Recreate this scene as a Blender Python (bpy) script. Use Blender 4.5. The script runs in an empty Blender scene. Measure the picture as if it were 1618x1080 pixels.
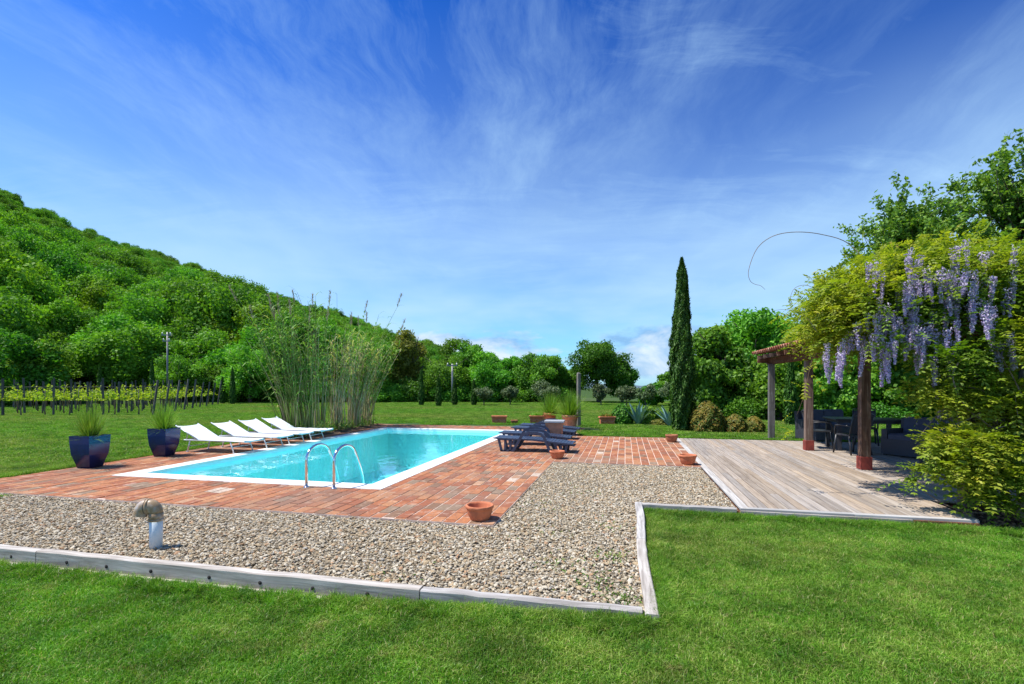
import bpy, math, random
import numpy as np
from mathutils import Vector, Matrix

random.seed(7)
RNG = np.random.default_rng(7)
SC = bpy.context.scene
COL = SC.collection
R = math.radians

# ------------------------------------------------------------------ camera
cam_data = bpy.data.cameras.new("camera")
cam_data.sensor_width = 36.0
cam_data.lens = 17.24
cam_data.shift_y = 0.042
cam_data.clip_start = 0.05
cam_data.clip_end = 9000.0
cam = bpy.data.objects.new("camera", cam_data)
cam.location = (0, 0, 1.56)
cam.rotation_euler = (R(90), 0, 0)
COL.objects.link(cam)
SC.camera = cam

# ------------------------------------------------------------------ sky, sun, exposure
SUN_EL, SUN_AZ = R(62), R(268)          # azimuth clockwise from +Y: the sun stands to the left (-X)
world = bpy.data.worlds.new("World")
SC.world = world
world.use_nodes = True
SC.view_settings.view_transform = 'Standard'
SC.view_settings.look = 'None'
SC.view_settings.gamma = 1.0
SC.view_settings.use_curve_mapping = False
SC.view_settings.exposure = 0.8


class NT:
    """Small helper for building node trees."""
    def __init__(self, tree):
        self.t = tree
        tree.nodes.clear()

    def n(self, kind, ins=None, **props):
        nd = self.t.nodes.new(kind)
        for k, v in props.items():
            setattr(nd, k, v)
        if ins:
            for k, v in ins.items():
                self.set(nd, k, v)
        return nd

    def set(self, nd, k, v):
        sock = nd.inputs[k]
        if isinstance(v, bpy.types.Node):
            self.t.links.new(v.outputs[0], sock)
        elif isinstance(v, bpy.types.NodeSocket):
            self.t.links.new(v, sock)
        else:
            sock.default_value = v

    def math(self, op, a, b=0.0, c=0.0, clamp=False):
        return self.n('ShaderNodeMath', {0: a, 1: b, 2: c}, operation=op, use_clamp=clamp).outputs[0]

    def mix(self, f, a, b, blend='MIX'):
        nd = self.n('ShaderNodeMix', data_type='RGBA', blend_type=blend)
        for idx, v in ((0, f), (6, a), (7, b)):
            s = nd.inputs[idx]
            if isinstance(v, bpy.types.NodeSocket):
                self.t.links.new(v, s)
            else:
                s.default_value = v if idx == 0 else (tuple(v) + (1.0,))[:4]
        return nd.outputs[2]

    def ramp(self, fac, stops, interp='LINEAR'):
        nd = self.n('ShaderNodeValToRGB')
        cr = nd.color_ramp
        cr.interpolation = interp
        while len(cr.elements) < len(stops):
            cr.elements.new(0.5)
        for e, (p, c) in zip(cr.elements, stops):
            e.position = p
            c = (c, c, c) if isinstance(c, (int, float)) else c
            e.color = tuple(c) + (1.0,)
        self.t.links.new(fac, nd.inputs[0])
        return nd.outputs[0]

    def noise(self, vec, scale, detail=4.0, rough=0.55, dist=0.0):
        nd = self.n('ShaderNodeTexNoise', {'Scale': scale, 'Detail': detail, 'Roughness': rough, 'Distortion': dist})
        if vec is not None:
            self.t.links.new(vec, nd.inputs['Vector'])
        return nd.outputs[0]

    def mapping(self, vec, scale=(1, 1, 1), rot=(0, 0, 0), loc=(0, 0, 0)):
        nd = self.n('ShaderNodeMapping')
        nd.inputs['Scale'].default_value = scale
        nd.inputs['Rotation'].default_value = rot
        nd.inputs['Location'].default_value = loc
        self.t.links.new(vec, nd.inputs['Vector'])
        return nd.outputs[0]


W = NT(world.node_tree)
sky = W.n('ShaderNodeTexSky', sky_type='NISHITA', sun_disc=False, sun_elevation=SUN_EL, sun_rotation=SUN_AZ,
          altitude=300.0, air_density=1.0, dust_density=0.6, ozone_density=3.0)
deep = W.n('ShaderNodeGamma', {'Color': W.mix(1.0, sky.outputs[0], (0.25, 0.25, 0.25), 'MULTIPLY'), 'Gamma': 1.8})
hsv = W.n('ShaderNodeVectorMath', {0: deep.outputs[0], 1: (0.40, 2.95, 5.0)}, operation='MULTIPLY')
tc = W.n('ShaderNodeTexCoord')
sep = W.n('ShaderNodeSeparateXYZ', {0: tc.outputs['Generated']})
zz = W.math('ADD', W.math('MAXIMUM', sep.outputs[2], 0.0), 0.13)
cx = W.math('DIVIDE', sep.outputs[0], zz)
cy = W.math('DIVIDE', sep.outputs[1], zz)
plane = W.n('ShaderNodeCombineXYZ', {0: cx, 1: cy, 2: 0.0}).outputs[0]
# thin cirrus on a flat cloud layer: soft patches, long wisps and one band of finer streaks
warp = W.n('ShaderNodeTexNoise', {'Scale': 0.8, 'Detail': 4.0})
W.t.links.new(plane, warp.inputs['Vector'])
wv = W.n('ShaderNodeVectorMath', {0: warp.outputs[1], 1: (0.5, 0.5, 0.5)}, operation='SUBTRACT').outputs[0]
wv = W.n('ShaderNodeVectorMath', {0: wv, 'Scale': 0.7}, operation='SCALE').outputs[0]
pw = W.n('ShaderNodeVectorMath', {0: plane, 1: wv}, operation='ADD').outputs[0]
st1 = W.noise(W.mapping(pw, scale=(1.7, 0.55, 1), rot=(0, 0, R(-28)), loc=(0.6, 0, 0)), 1.0, 12, 0.68, 0.15)
st2 = W.noise(W.mapping(pw, scale=(0.42, 1.5, 1), rot=(0, 0, R(14)), loc=(3.1, 1.7, 0)), 1.0, 12, 0.68, 0.15)
fine_ = W.noise(W.mapping(pw, scale=(5.5, 2.0, 1), rot=(0, 0, R(-35))), 1.0, 10, 0.7, 0.2)
patch = W.noise(W.mapping(plane, scale=(0.62, 0.55, 1), loc=(2.3, 0.9, 0)), 1.0, 4, 0.55)
patch = W.ramp(patch, [(0.36, 0.0), (0.62, 1.0)])
cir1 = W.ramp(st1, [(0.45, 0.0), (0.72, 1.0)])
cir2 = W.ramp(st2, [(0.49, 0.0), (0.68, 1.0)])
cir = W.math('ADD', W.math('MULTIPLY', cir1, W.math('MULTIPLY_ADD', patch, 0.6, 0.25)), W.math('MULTIPLY', cir2, 0.62), clamp=True)
cir = W.math('MULTIPLY', cir, W.ramp(fine_, [(0.25, 0.45), (0.70, 1.0)]))
# a paler veil low down
low = W.ramp(sep.outputs[2], [(0.0, 1.0), (0.10, 1.0), (0.26, 0.88), (0.36, 0.48), (0.50, 0.12), (0.62, 0.02)])
veil = W.math('MULTIPLY', low, W.math('MULTIPLY_ADD', patch, 0.35, 0.50))
skyc = W.mix(veil, hsv.outputs[0], (4.0, 5.85, 6.8))
skyc = W.mix(W.math('MULTIPLY', cir, 0.82), skyc, (3.3, 5.2, 7.3))
# heaped clouds close to the horizon
cvec = W.mapping(tc.outputs['Generated'], scale=(4.6, 4.6, 10.0), loc=(0.95, 0.3, 0.15))
cn = W.noise(cvec, 1.0, 9, 0.60, 0.2)
band = W.ramp(sep.outputs[2], [(0.0, 0.62), (0.03, 0.95), (0.09, 0.98), (0.115, 0.80), (0.16, 0.0)])
cum = W.ramp(W.math('MULTIPLY', cn, band), [(0.43, 0.0), (0.52, 1.0)])
cshade = W.noise(W.mapping(cvec, loc=(0.0, 0.0, -0.20)), 1.25, 9, 0.6, 0.3)
ccol = W.mix(W.ramp(cshade, [(0.40, 0.0), (0.58, 1.0)]), (5.6, 6.4, 7.2), (1.8, 3.6, 6.0))
skyc = W.mix(W.math('MULTIPLY', cum, 0.9), skyc, ccol)
W.n('ShaderNodeOutputWorld', {0: W.n('ShaderNodeBackground', {0: skyc, 1: 0.085})})

sun_data = bpy.data.lights.new("sun", 'SUN')
sun_data.energy = 4.2
sun_data.angle = R(0.53)
sun_data.color = (1.0, 0.955, 0.88)
sun = bpy.data.objects.new("sun", sun_data)
sd = Vector((math.sin(SUN_AZ) * math.cos(SUN_EL), math.cos(SUN_AZ) * math.cos(SUN_EL), math.sin(SUN_EL)))
sun.rotation_euler = sd.to_track_quat('Z', 'Y').to_euler()
sun.location = sd * 60
COL.objects.link(sun)

SC.cycles.max_bounces = 10
SC.cycles.transparent_max_bounces = 16
SC.cycles.use_adaptive_sampling = True
SC.cycles.sample_clamp_indirect = 6.0

# ------------------------------------------------------------------ the garden's own axes
YAW = R(13.0)
AX = np.array([math.cos(YAW), -math.sin(YAW), 0.0])   # across the pool, to the right
BX = np.array([math.sin(YAW), math.cos(YAW), 0.0])    # along the pool, away from the camera


def L(s, t, z=0.0):
    return np.array([s * AX[0] + t * BX[0], s * AX[1] + t * BX[1], z])


def ST(x, y):
    return x * AX[0] + y * AX[1], x * BX[0] + y * BX[1]


# ------------------------------------------------------------------ materials
MATS = {}


def new_mat(name):
    m = bpy.data.materials.new(name)
    m.use_nodes = True
    MATS[name] = m
    return m, NT(m.node_tree)


def out(nt, shader):
    nt.n('ShaderNodeOutputMaterial', {0: shader})


def pbr(nt, color, rough=0.6, bump=None, bstr=0.3, bdist=0.01, spec=0.5, metal=0.0, coat=0.0):
    p = nt.n('ShaderNodeBsdfPrincipled')
    if isinstance(color, bpy.types.NodeSocket):
        nt.t.links.new(color, p.inputs['Base Color'])
    else:
        p.inputs['Base Color'].default_value = tuple(color) + (1,)
    nt.set(p, 'Roughness', rough)
    p.inputs['Specular IOR Level'].default_value = spec
    p.inputs['Metallic'].default_value = metal
    p.inputs['Coat Weight'].default_value = coat
    if bump is not None:
        b = nt.n('ShaderNodeBump', {'Strength': bstr, 'Distance': bdist, 'Height': bump})
        nt.t.links.new(b.outputs[0], p.inputs['Normal'])
    return p


def simple(name, color, rough=0.6, var=0.12, scale=8.0, metal=0.0, spec=0.5, bstr=0.15, coat=0.0, bdist=0.004):
    m, nt = new_mat(name)
    tcx = nt.n('ShaderNodeTexCoord').outputs['Object']
    nz = nt.noise(tcx, scale, 5, 0.6)
    c1 = tuple(min(1, c * (1 - var)) for c in color)
    c2 = tuple(min(1, c * (1 + var)) for c in color)
    col = nt.mix(nt.ramp(nz, [(0.3, 0.0), (0.7, 1.0)]), c1, c2)
    out(nt, pbr(nt, col, rough, nz, bstr, bdist, spec, metal, coat))
    return m


def rnd_value(nt):
    """per-face 'rnd' of a joined mesh plus the object's own random number"""
    at = nt.n('ShaderNodeAttribute', attribute_name='rnd').outputs['Fac']
    ob = nt.n('ShaderNodeObjectInfo').outputs['Random']
    return nt.math('FRACT', nt.math('ADD', at, ob)), at, ob


def foliage(name, dark, light, warm=None, trans=0.35, rough=0.55, obj_var=0.35, patchy=None):
    m, nt = new_mat(name)
    _, at, ob = rnd_value(nt)
    stops = [(0.0, dark), (0.75, light)] + ([(1.0, warm)] if warm else [])
    col = nt.ramp(at, stops)
    if patchy:
        pos = nt.n('ShaderNodeNewGeometry').outputs['Position']
        nz = nt.noise(pos, patchy[0], 3, 0.5)
        col = nt.mix(nt.ramp(nz, [(0.40, 0.0), (0.62, 1.0)]), col, nt.mix(at, patchy[1], patchy[2]))
    h = nt.n('ShaderNodeHueSaturation', {'Hue': nt.math('MULTIPLY_ADD', ob, 0.05 * obj_var / 0.35, 0.5 - 0.025 * obj_var / 0.35),
                                         'Saturation': 1.0,
                                         'Value': nt.math('MULTIPLY_ADD', ob, 2 * obj_var, 1 - obj_var), 'Color': col})
    c = h.outputs[0]
    d = nt.n('ShaderNodeBsdfDiffuse', {'Color': c})
    g = nt.n('ShaderNodeBsdfGlossy', {'Color': (1, 1, 1, 1), 'Roughness': rough})
    t = nt.n('ShaderNodeBsdfTranslucent', {'Color': nt.mix(1.0, c, (1.25, 1.35, 0.45), 'MULTIPLY')})
    a = nt.n('ShaderNodeMixShader', {0: trans, 1: d.outputs[0], 2: t.outputs[0]})
    b = nt.n('ShaderNodeMixShader', {0: 0.016, 1: a.outputs[0], 2: g.outputs[0]})
    out(nt, b.outputs[0])
    return m


# ------------------------------------------------------------------ mesh helpers
class Geo:
    """Collects faces (with a material number and a random value each) and links them as one mesh."""
    def __init__(self):
        self.v, self.f, self.mi, self.rn, self.sm = [], [], [], [], []

    def add(self, verts, faces, mi=0, rn=0.0, smooth=False):
        o = len(self.v)
        self.v.extend(tuple(map(float, p)) for p in verts)
        self.f.extend(tuple(i + o for i in f) for f in faces)
        k = len(faces)
        self.mi += [mi] * k
        self.rn += [rn] * k
        self.sm += [smooth] * k
        return self

    def box(self, c, size, rot=None, mi=0, rn=0.0, taper=(1, 1), cham=0.0):
        hx, hy, hz = size[0] / 2, size[1] / 2, size[2] / 2
        tx, ty = taper
        if cham:
            k = cham
            vs = [(-hx, -hy, -hz), (hx, -hy, -hz), (hx, hy, -hz), (-hx, hy, -hz),
                  (-hx, -hy, hz - k), (hx, -hy, hz - k), (hx, hy, hz - k), (-hx, hy, hz - k),
                  (-hx + k, -hy + k, hz), (hx - k, -hy + k, hz), (hx - k, hy - k, hz), (-hx + k, hy - k, hz)]
            fs = [(0, 1, 5, 4), (1, 2, 6, 5), (2, 3, 7, 6), (3, 0, 4, 7), (4, 5, 9, 8), (5, 6, 10, 9), (6, 7, 11, 10),
                  (7, 4, 8, 11), (8, 9, 10, 11), (3, 2, 1, 0)]
        else:
            vs = [(-hx, -hy, -hz), (hx, -hy, -hz), (hx, hy, -hz), (-hx, hy, -hz),
                  (-hx * tx, -hy * ty, hz), (hx * tx, -hy * ty, hz), (hx * tx, hy * ty, hz), (-hx * tx, hy * ty, hz)]
            fs = [(3, 2, 1, 0), (4, 5, 6, 7), (0, 1, 5, 4), (1, 2, 6, 5), (2, 3, 7, 6), (3, 0, 4, 7)]
        M = Matrix.Identity(3) if rot is None else rot
        self.add([M @ Vector(p) + Vector(c) for p in vs], fs, mi, rn)
        return self

    def tube(self, pts, rad, seg=8, mi=0, rn=0.0, cap=True, smooth=True, sq=1.0):
        pts = [Vector(p) for p in pts]
        n = len(pts)
        if isinstance(rad, (int, float)):
            rad = [rad] * n
        vs, fs = [], []
        up = Vector((0, 0, 1))
        prev = None
        for i, p in enumerate(pts):
            d = (pts[min(i + 1, n - 1)] - pts[max(i - 1, 0)])
            d = d.normalized() if d.length > 1e-9 else Vector((0, 0, 1))
            if prev is None:
                ref = up if abs(d.z) < 0.9 else Vector((1, 0, 0))
                x = d.cross(ref).normalized()
            else:
                x = (prev - d * prev.dot(d)).normalized()
            prev = x
            y = d.cross(x)
            for k in range(seg):
                a = 2 * math.pi * k / seg
                vs.append(p + (x * math.cos(a) + y * math.sin(a) * sq) * rad[i])
        for i in range(n - 1):
            for k in range(seg):
                k2 = (k + 1) % seg
                fs.append((i * seg + k, i * seg + k2, (i + 1) * seg + k2, (i + 1) * seg + k))
        if cap:
            fs.append(tuple(range(seg))[::-1])
            fs.append(tuple((n - 1) * seg + k for k in range(seg)))
        self.add(vs, fs, mi, rn, smooth)
        return self

    def lathe(self, prof, c=(0, 0, 0), seg=24, mi=0, rn=0.0, smooth=True, scal=None, sides=None):
        """prof: (radius, z) pairs; scal(angle, z) may press the wall in or out"""
        vs, fs = [], []
        n = len(prof)
        for r_, z_ in prof:
            for k in range(seg):
                a = 2 * math.pi * k / seg
                q = scal(a, z_) if scal else 1.0
                vs.append((c[0] + r_ * q * math.cos(a), c[1] + r_ * q * math.sin(a), c[2] + z_))
        for i in range(n - 1):
            for k in range(seg):
                k2 = (k + 1) % seg
                fs.append((i * seg + k, i * seg + k2, (i + 1) * seg + k2, (i + 1) * seg + k))
        fs.append(tuple(range(seg))[::-1])
        fs.append(tuple((n - 1) * seg + k for k in range(seg)))
        self.add(vs, fs, mi, rn, smooth)
        return self

    def mesh(self, name, mats):
        me = bpy.data.meshes.new(name)
        me.from_pydata(self.v, [], self.f)
        for m in (mats if isinstance(mats, (list, tuple)) else [mats]):
            me.materials.append(m)
        me.polygons.foreach_set('material_index', self.mi)
        me.polygons.foreach_set('use_smooth', self.sm)
        at = me.attributes.new('rnd', 'FLOAT', 'FACE')
        at.data.foreach_set('value', self.rn)
        me.update()
        return me

    def build(self, name, mats, parent=None, **tags):
        return link(name, self.mesh(name, mats), parent, **tags)


def link(name, data, parent=None, loc=None, rotz=None, **tags):
    o = bpy.data.objects.new(name, data)
    COL.objects.link(o)
    if parent is not None:
        o.parent = parent
    if loc is not None:
        o.location = tuple(float(q) for q in loc)
    if rotz is not None:
        o.rotation_euler = (0, 0, rotz)
    for k, v in tags.items():
        if v is not None:
            o[k] = v
    return o


def thing(name, label, cat, loc=(0, 0, 0), rotz=0.0, group=None):
    return link(name, None, None, loc, rotz, label=label, category=cat, group=group)


def copy_thing(root, loc, rotz, label, scale=None):
    def dup(o, parent):
        c = o.copy()
        COL.objects.link(c)
        c.parent = parent
        for ch in KIDS.get(o.name, []):
            dup(ch, c)
        return c
    c = dup(root, None)
    c.location = tuple(float(q) for q in loc)
    c.rotation_euler = (0, 0, rotz)
    c['label'] = label
    if scale is not None:
        c.scale = scale
    return c


class _Kids:
    def get(self, name, d):
        o = bpy.data.objects[name]
        return [c for c in o.children]


KIDS = _Kids()


def quads_mesh(name, V, mats, rnd, mi=None, smooth=False):
    """V: (N,4,3) array of quads"""
    n = len(V)
    me = bpy.data.meshes.new(name)
    me.vertices.add(n * 4)
    me.vertices.foreach_set('co', np.ascontiguousarray(V, dtype=np.float32).ravel())
    me.loops.add(n * 4)
    me.loops.foreach_set('vertex_index', np.arange(n * 4, dtype=np.int32))
    me.polygons.add(n)
    me.polygons.foreach_set('loop_start', np.arange(0, n * 4, 4, dtype=np.int32))
    me.polygons.foreach_set('loop_total', np.full(n, 4, dtype=np.int32))
    if mi is not None:
        me.polygons.foreach_set('material_index', mi.astype(np.int32))
    for m in (mats if isinstance(mats, (list, tuple)) else [mats]):
        me.materials.append(m)
    at = me.attributes.new('rnd', 'FLOAT', 'FACE')
    at.data.foreach_set('value', rnd.astype(np.float32))
    me.update(calc_edges=True)
    me.validate()
    return me


def unit(a):
    return a / np.maximum(np.linalg.norm(a, axis=-1, keepdims=True), 1e-9)


def leaf_quads(C, N, length, width, rng, droop=None):
    """pointed leaves (rhombi) centred at C, facing N (with their own long axis at random, or along droop)"""
    n = len(C)
    N = unit(N)
    ref = rng.normal(size=(n, 3)) if droop is None else droop
    U = unit(ref - N * (ref * N).sum(1, keepdims=True))
    Vv = np.cross(N, U)
    l = np.broadcast_to(np.asarray(length, float), (n,))[:, None] / 2
    w = np.broadcast_to(np.asarray(width, float), (n,))[:, None] / 2
    return np.stack([C - U * l, C + Vv * w - U * l * 0.1, C + U * l, C - Vv * w - U * l * 0.1], axis=1)


def lobes_crown(rng, r, zlo, zhi, nl, nleaf, ls, lobe=(0.26, 0.42), flat=0.85, spread=1.0, core=0.25):
    """leaves on the outside of many small heads of foliage that together fill a crown"""
    zc, hz = (zlo + zhi) / 2, (zhi - zlo) / 2
    d = unit(rng.normal(size=(nl, 3)))
    rad = rng.uniform(core, 1.0, nl) ** 0.45
    lr = rng.uniform(lobe[0], lobe[1], nl) * r
    c = d * rad[:, None] * np.array([max(r - lr.mean() * 0.7, .1), max(r - lr.mean() * 0.7, .1), max(hz - lr.mean() * 0.6, .1)]) * spread
    c[:, 2] += zc
    w = lr ** 2
    idx = rng.choice(nl, nleaf, p=w / w.sum())
    ld = unit(rng.normal(size=(nleaf, 3)) + np.array([0, 0, 0.25]))
    rr = lr[idx] * np.clip(rng.normal(0.86, 0.22, nleaf), .2, 1.45)
    P = c[idx] + ld * rr[:, None] * np.array([1, 1, flat])
    N = unit(ld * 0.9 + rng.normal(size=(nleaf, 3)) * 0.75)
    size = ls * rng.uniform(0.6, 1.25, nleaf)
    Q = leaf_quads(P, N, size * 1.35, size, rng)
    lob = rng.uniform(0, 1, nl)[idx]
    rn = np.clip(0.42 * lob + 0.5 * rng.uniform(0, 1, nleaf) + 0.04, 0, 0.999)
    return Q, rn, c, lr


def scatter(name, pts, rots, scl, idx, sources, mat, **tags):
    """one object of kind stuff: its points carry turned and scaled copies of the source meshes"""
    me = bpy.data.meshes.new(name)
    n = len(pts)
    me.vertices.add(n)
    me.vertices.foreach_set('co', np.asarray(pts, np.float32).ravel())
    a = me.attributes.new('rot', 'FLOAT_VECTOR', 'POINT')
    a.data.foreach_set('vector', np.asarray(rots, np.float32).ravel())
    a = me.attributes.new('scl', 'FLOAT_VECTOR', 'POINT')
    s3 = np.asarray(scl, np.float32)
    if s3.ndim == 1:
        s3 = np.repeat(s3[:, None], 3, 1)
    a.data.foreach_set('vector', s3.ravel())
    a = me.attributes.new('pick', 'INT', 'POINT')
    a.data.foreach_set('value', np.asarray(idx, np.int32))
    for m in (mat if isinstance(mat, (list, tuple)) else [mat]):
        me.materials.append(m)
    ng = bpy.data.node_groups.new(name + '_nodes', 'GeometryNodeTree')
    ng.interface.new_socket('Geometry', in_out='INPUT', socket_type='NodeSocketGeometry')
    ng.interface.new_socket('Geometry', in_out='OUTPUT', socket_type='NodeSocketGeometry')
    nd, lk = ng.nodes, ng.links
    gi, go = nd.new('NodeGroupInput'), nd.new('NodeGroupOutput')
    g2i = nd.new('GeometryNodeGeometryToInstance')
    for src in reversed(sources):
        ob = bpy.data.objects.new(name + '_piece', src)
        oi = nd.new('GeometryNodeObjectInfo')
        oi.inputs['Object'].default_value = ob
        oi.inputs['As Instance'].default_value = False
        lk.new(oi.outputs['Geometry'], g2i.inputs[0])
    iop = nd.new('GeometryNodeInstanceOnPoints')
    lk.new(gi.outputs[0], iop.inputs['Points'])
    lk.new(g2i.outputs[0], iop.inputs['Instance'])
    iop.inputs['Pick Instance'].default_value = True

    def attr(nm, typ):
        q = nd.new('GeometryNodeInputNamedAttribute')
        q.data_type = typ
        q.inputs['Name'].default_value = nm
        return q.outputs[0]
    lk.new(attr('pick', 'INT'), iop.inputs['Instance Index'])
    e2r = nd.new('FunctionNodeEulerToRotation')
    lk.new(attr('rot', 'FLOAT_VECTOR'), e2r.inputs[0])
    lk.new(e2r.outputs[0], iop.inputs['Rotation'])
    lk.new(attr('scl', 'FLOAT_VECTOR'), iop.inputs['Scale'])
    lk.new(iop.outputs[0], go.inputs[0])
    o = link(name, me, **tags)
    md = o.modifiers.new('scatter', 'NODES')
    md.node_group = ng
    return o

# ================================================================== MATERIALS
# lawn sheet
def lawn_material():
    m, nt = new_mat("lawn_soil")
    pos = nt.n('ShaderNodeNewGeometry').outputs['Position']
    big = nt.noise(nt.mapping(pos, scale=(0.10, 0.28, 1)), 1.0, 4, 0.55)
    fine = nt.noise(pos, 22.0, 6, 0.7)
    mid = nt.noise(pos, 1.7, 4, 0.6)
    c = nt.ramp(fine, [(0.25, (0.020, 0.045, 0.008)), (0.5, (0.036, 0.080, 0.010)), (0.75, (0.070, 0.110, 0.020))])
    straw = nt.ramp(fine, [(0.3, (0.050, 0.070, 0.015)), (0.7, (0.120, 0.115, 0.04))])
    c = nt.mix(nt.math('MULTIPLY', nt.ramp(nt.math('ADD', nt.math('MULTIPLY', big, 0.7), nt.math('MULTIPLY', mid, 0.3)), [(0.44, 0.0), (0.62, 1.0)]), 0.75), c, straw)
    out(nt, pbr(nt, c, 0.9, fine, 0.8, 0.02, 0.2))
    return m


M_lawn = lawn_material()


def grass_material():
    m, nt = new_mat("grass_blade")
    at = nt.n('ShaderNodeAttribute', attribute_name='rnd').outputs['Fac']
    pos = nt.n('ShaderNodeNewGeometry').outputs['Position']
    big = nt.noise(nt.mapping(pos, scale=(0.10, 0.28, 1)), 1.0, 4, 0.55)
    mid = nt.noise(pos, 1.9, 5, 0.62)
    sm = nt.noise(pos, 7.0, 3, 0.6)
    c = nt.ramp(at, [(0.0, (0.056, 0.180, 0.008)), (0.5, (0.135, 0.350, 0.018)), (0.88, (0.260, 0.500, 0.040)), (0.95, (0.40, 0.37, 0.12)), (1.0, (0.55, 0.47, 0.22))])
    straw = nt.ramp(at, [(0.0, (0.15, 0.21, 0.02)), (0.6, (0.32, 0.34, 0.07)), (1.0, (0.55, 0.46, 0.20))])
    f = nt.ramp(nt.math('ADD', nt.math('MULTIPLY', big, 0.55), nt.math('MULTIPLY', nt.math('ADD', mid, sm), 0.225)), [(0.46, 0.0), (0.60, 1.0)])
    c = nt.mix(nt.math('MULTIPLY', f, 0.62), c, straw)
    clov = nt.noise(nt.mapping(pos, loc=(7, 3, 1)), 3.1, 5, 0.65)
    c = nt.mix(nt.ramp(clov, [(0.57, 0.0), (0.68, 0.55)]), c, (0.050, 0.230, 0.022))
    c = nt.mix(nt.ramp(nt.noise(nt.mapping(pos, loc=(2, 9, 4)), 2.2, 6, 0.7), [(0.60, 0.0), (0.70, 0.65)]), c, (0.36, 0.31, 0.11))
    lush = nt.ramp(mid, [(0.34, 0.55), (0.64, 1.15)])
    c = nt.mix(1.0, c, lush, 'MULTIPLY')
    d = nt.n('ShaderNodeBsdfDiffuse', {'Color': c})
    t = nt.n('ShaderNodeBsdfTranslucent', {'Color': nt.mix(1.0, c, (1.2, 1.3, 0.5), 'MULTIPLY')})
    g = nt.n('ShaderNodeBsdfGlossy', {'Color': (1, 1, 1, 1), 'Roughness': 0.45})
    a = nt.n('ShaderNodeMixShader', {0: 0.35, 1: d.outputs[0], 2: t.outputs[0]})
    out(nt, nt.n('ShaderNodeMixShader', {0: 0.018, 1: a.outputs[0], 2: g.outputs[0]}).outputs[0])
    return m


M_grass = grass_material()


def brick_material():
    m, nt = new_mat("brick_clay")
    r, _, _ = rnd_value(nt)
    pos = nt.n('ShaderNodeNewGeometry').outputs['Position']
    n1 = nt.noise(pos, 30.0, 6, 0.65)
    n2 = nt.noise(pos, 6.5, 5, 0.6)
    n3 = nt.noise(pos, 0.55, 3, 0.5)
    c = nt.ramp(r, [(0.0, (0.37, 0.122, 0.046)), (0.17, (0.43, 0.165, 0.064)), (0.32, (0.31, 0.098, 0.042)), (0.45, (0.44, 0.195, 0.085)),
                    (0.58, (0.39, 0.138, 0.056)), (0.70, (0.245, 0.095, 0.048)), (0.80, (0.21, 0.118, 0.066)), (0.89, (0.46, 0.255, 0.140)),
                    (0.94, (0.25, 0.175, 0.110)), (0.982, (0.58, 0.47, 0.36))], 'CONSTANT')
    c = nt.mix(nt.ramp(n1, [(0.36, 0.6), (0.60, 0.0)]), c, (0.15, 0.085, 0.06))
    c = nt.mix(nt.ramp(n2, [(0.55, 0.0), (0.74, 0.55)]), c, (0.60, 0.42, 0.30))
    c = nt.mix(nt.ramp(n3, [(0.48, 0.0), (0.64, 0.55)]), c, (0.22, 0.145, 0.10))
    n4 = nt.noise(nt.mapping(pos, loc=(5, 3, 0)), 2.3, 6, 0.7)
    c = nt.mix(nt.ramp(n4, [(0.60, 0.0), (0.72, 0.5)]), c, (0.66, 0.52, 0.42))
    out(nt, pbr(nt, c, 0.85, n1, 0.6, 0.006, 0.25))
    return m


M_brick = brick_material()
M_mortar = simple("mortar", (0.60, 0.46, 0.37), 0.95, 0.3, 9.0, spec=0.1)
M_soil = simple("soil", (0.085, 0.060, 0.038), 0.95, 0.5, 14.0, spec=0.1, bstr=0.8, bdist=0.03)
M_coping = simple("white_stone", (0.74, 0.72, 0.67), 0.55, 0.08, 5.0, bstr=0.1)
M_concrete = simple("concrete", (0.42, 0.38, 0.31), 0.9, 0.2, 20.0, bstr=0.5)
M_steel = simple("polished_steel", (0.72, 0.72, 0.72), 0.12, 0.03, 4.0, metal=1.0, bstr=0.0)
M_alu = simple("white_aluminium", (0.62, 0.64, 0.66), 0.35, 0.04, 5.0, metal=0.3)
M_white_mesh = simple("white_mesh_cloth", (0.80, 0.84, 0.85), 0.7, 0.05, 60.0, bstr=0.2)
M_navy = simple("navy_plastic", (0.030, 0.042, 0.080), 0.42, 0.15, 12.0, bstr=0.05)
M_terra = simple("terracotta", (0.52, 0.175, 0.085), 0.8, 0.28, 6.0, spec=0.2, bstr=0.35)
M_terra_pale = simple("pale_terracotta", (0.56, 0.265, 0.155), 0.85, 0.28, 5.0, spec=0.2, bstr=0.3)
M_terra_dark = simple("weathered_terracotta", (0.34, 0.135, 0.070), 0.85, 0.3, 9.0, spec=0.2, bstr=0.35)
M_grey_lid = simple("grey_stone", (0.30, 0.31, 0.32), 0.7, 0.15, 8.0)
M_pvc_white = simple("white_pvc", (0.66, 0.72, 0.76), 0.35, 0.04, 6.0)
M_black_plastic = simple("black_plastic", (0.028, 0.029, 0.034), 0.42, 0.1, 10.0)
M_wicker_dark = simple("black_wicker", (0.036, 0.038, 0.050), 0.5, 0.5, 90.0, bstr=0.8, bdist=0.01)
M_cushion = simple("slate_cushion", (0.062, 0.070, 0.105), 0.85, 0.15, 9.0)
M_red_paint = simple("red_post_foot", (0.23, 0.035, 0.022), 0.7, 0.35, 9.0)
M_galv = simple("grey_metal", (0.20, 0.205, 0.21), 0.5, 0.1, 6.0, metal=0.5)


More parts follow.
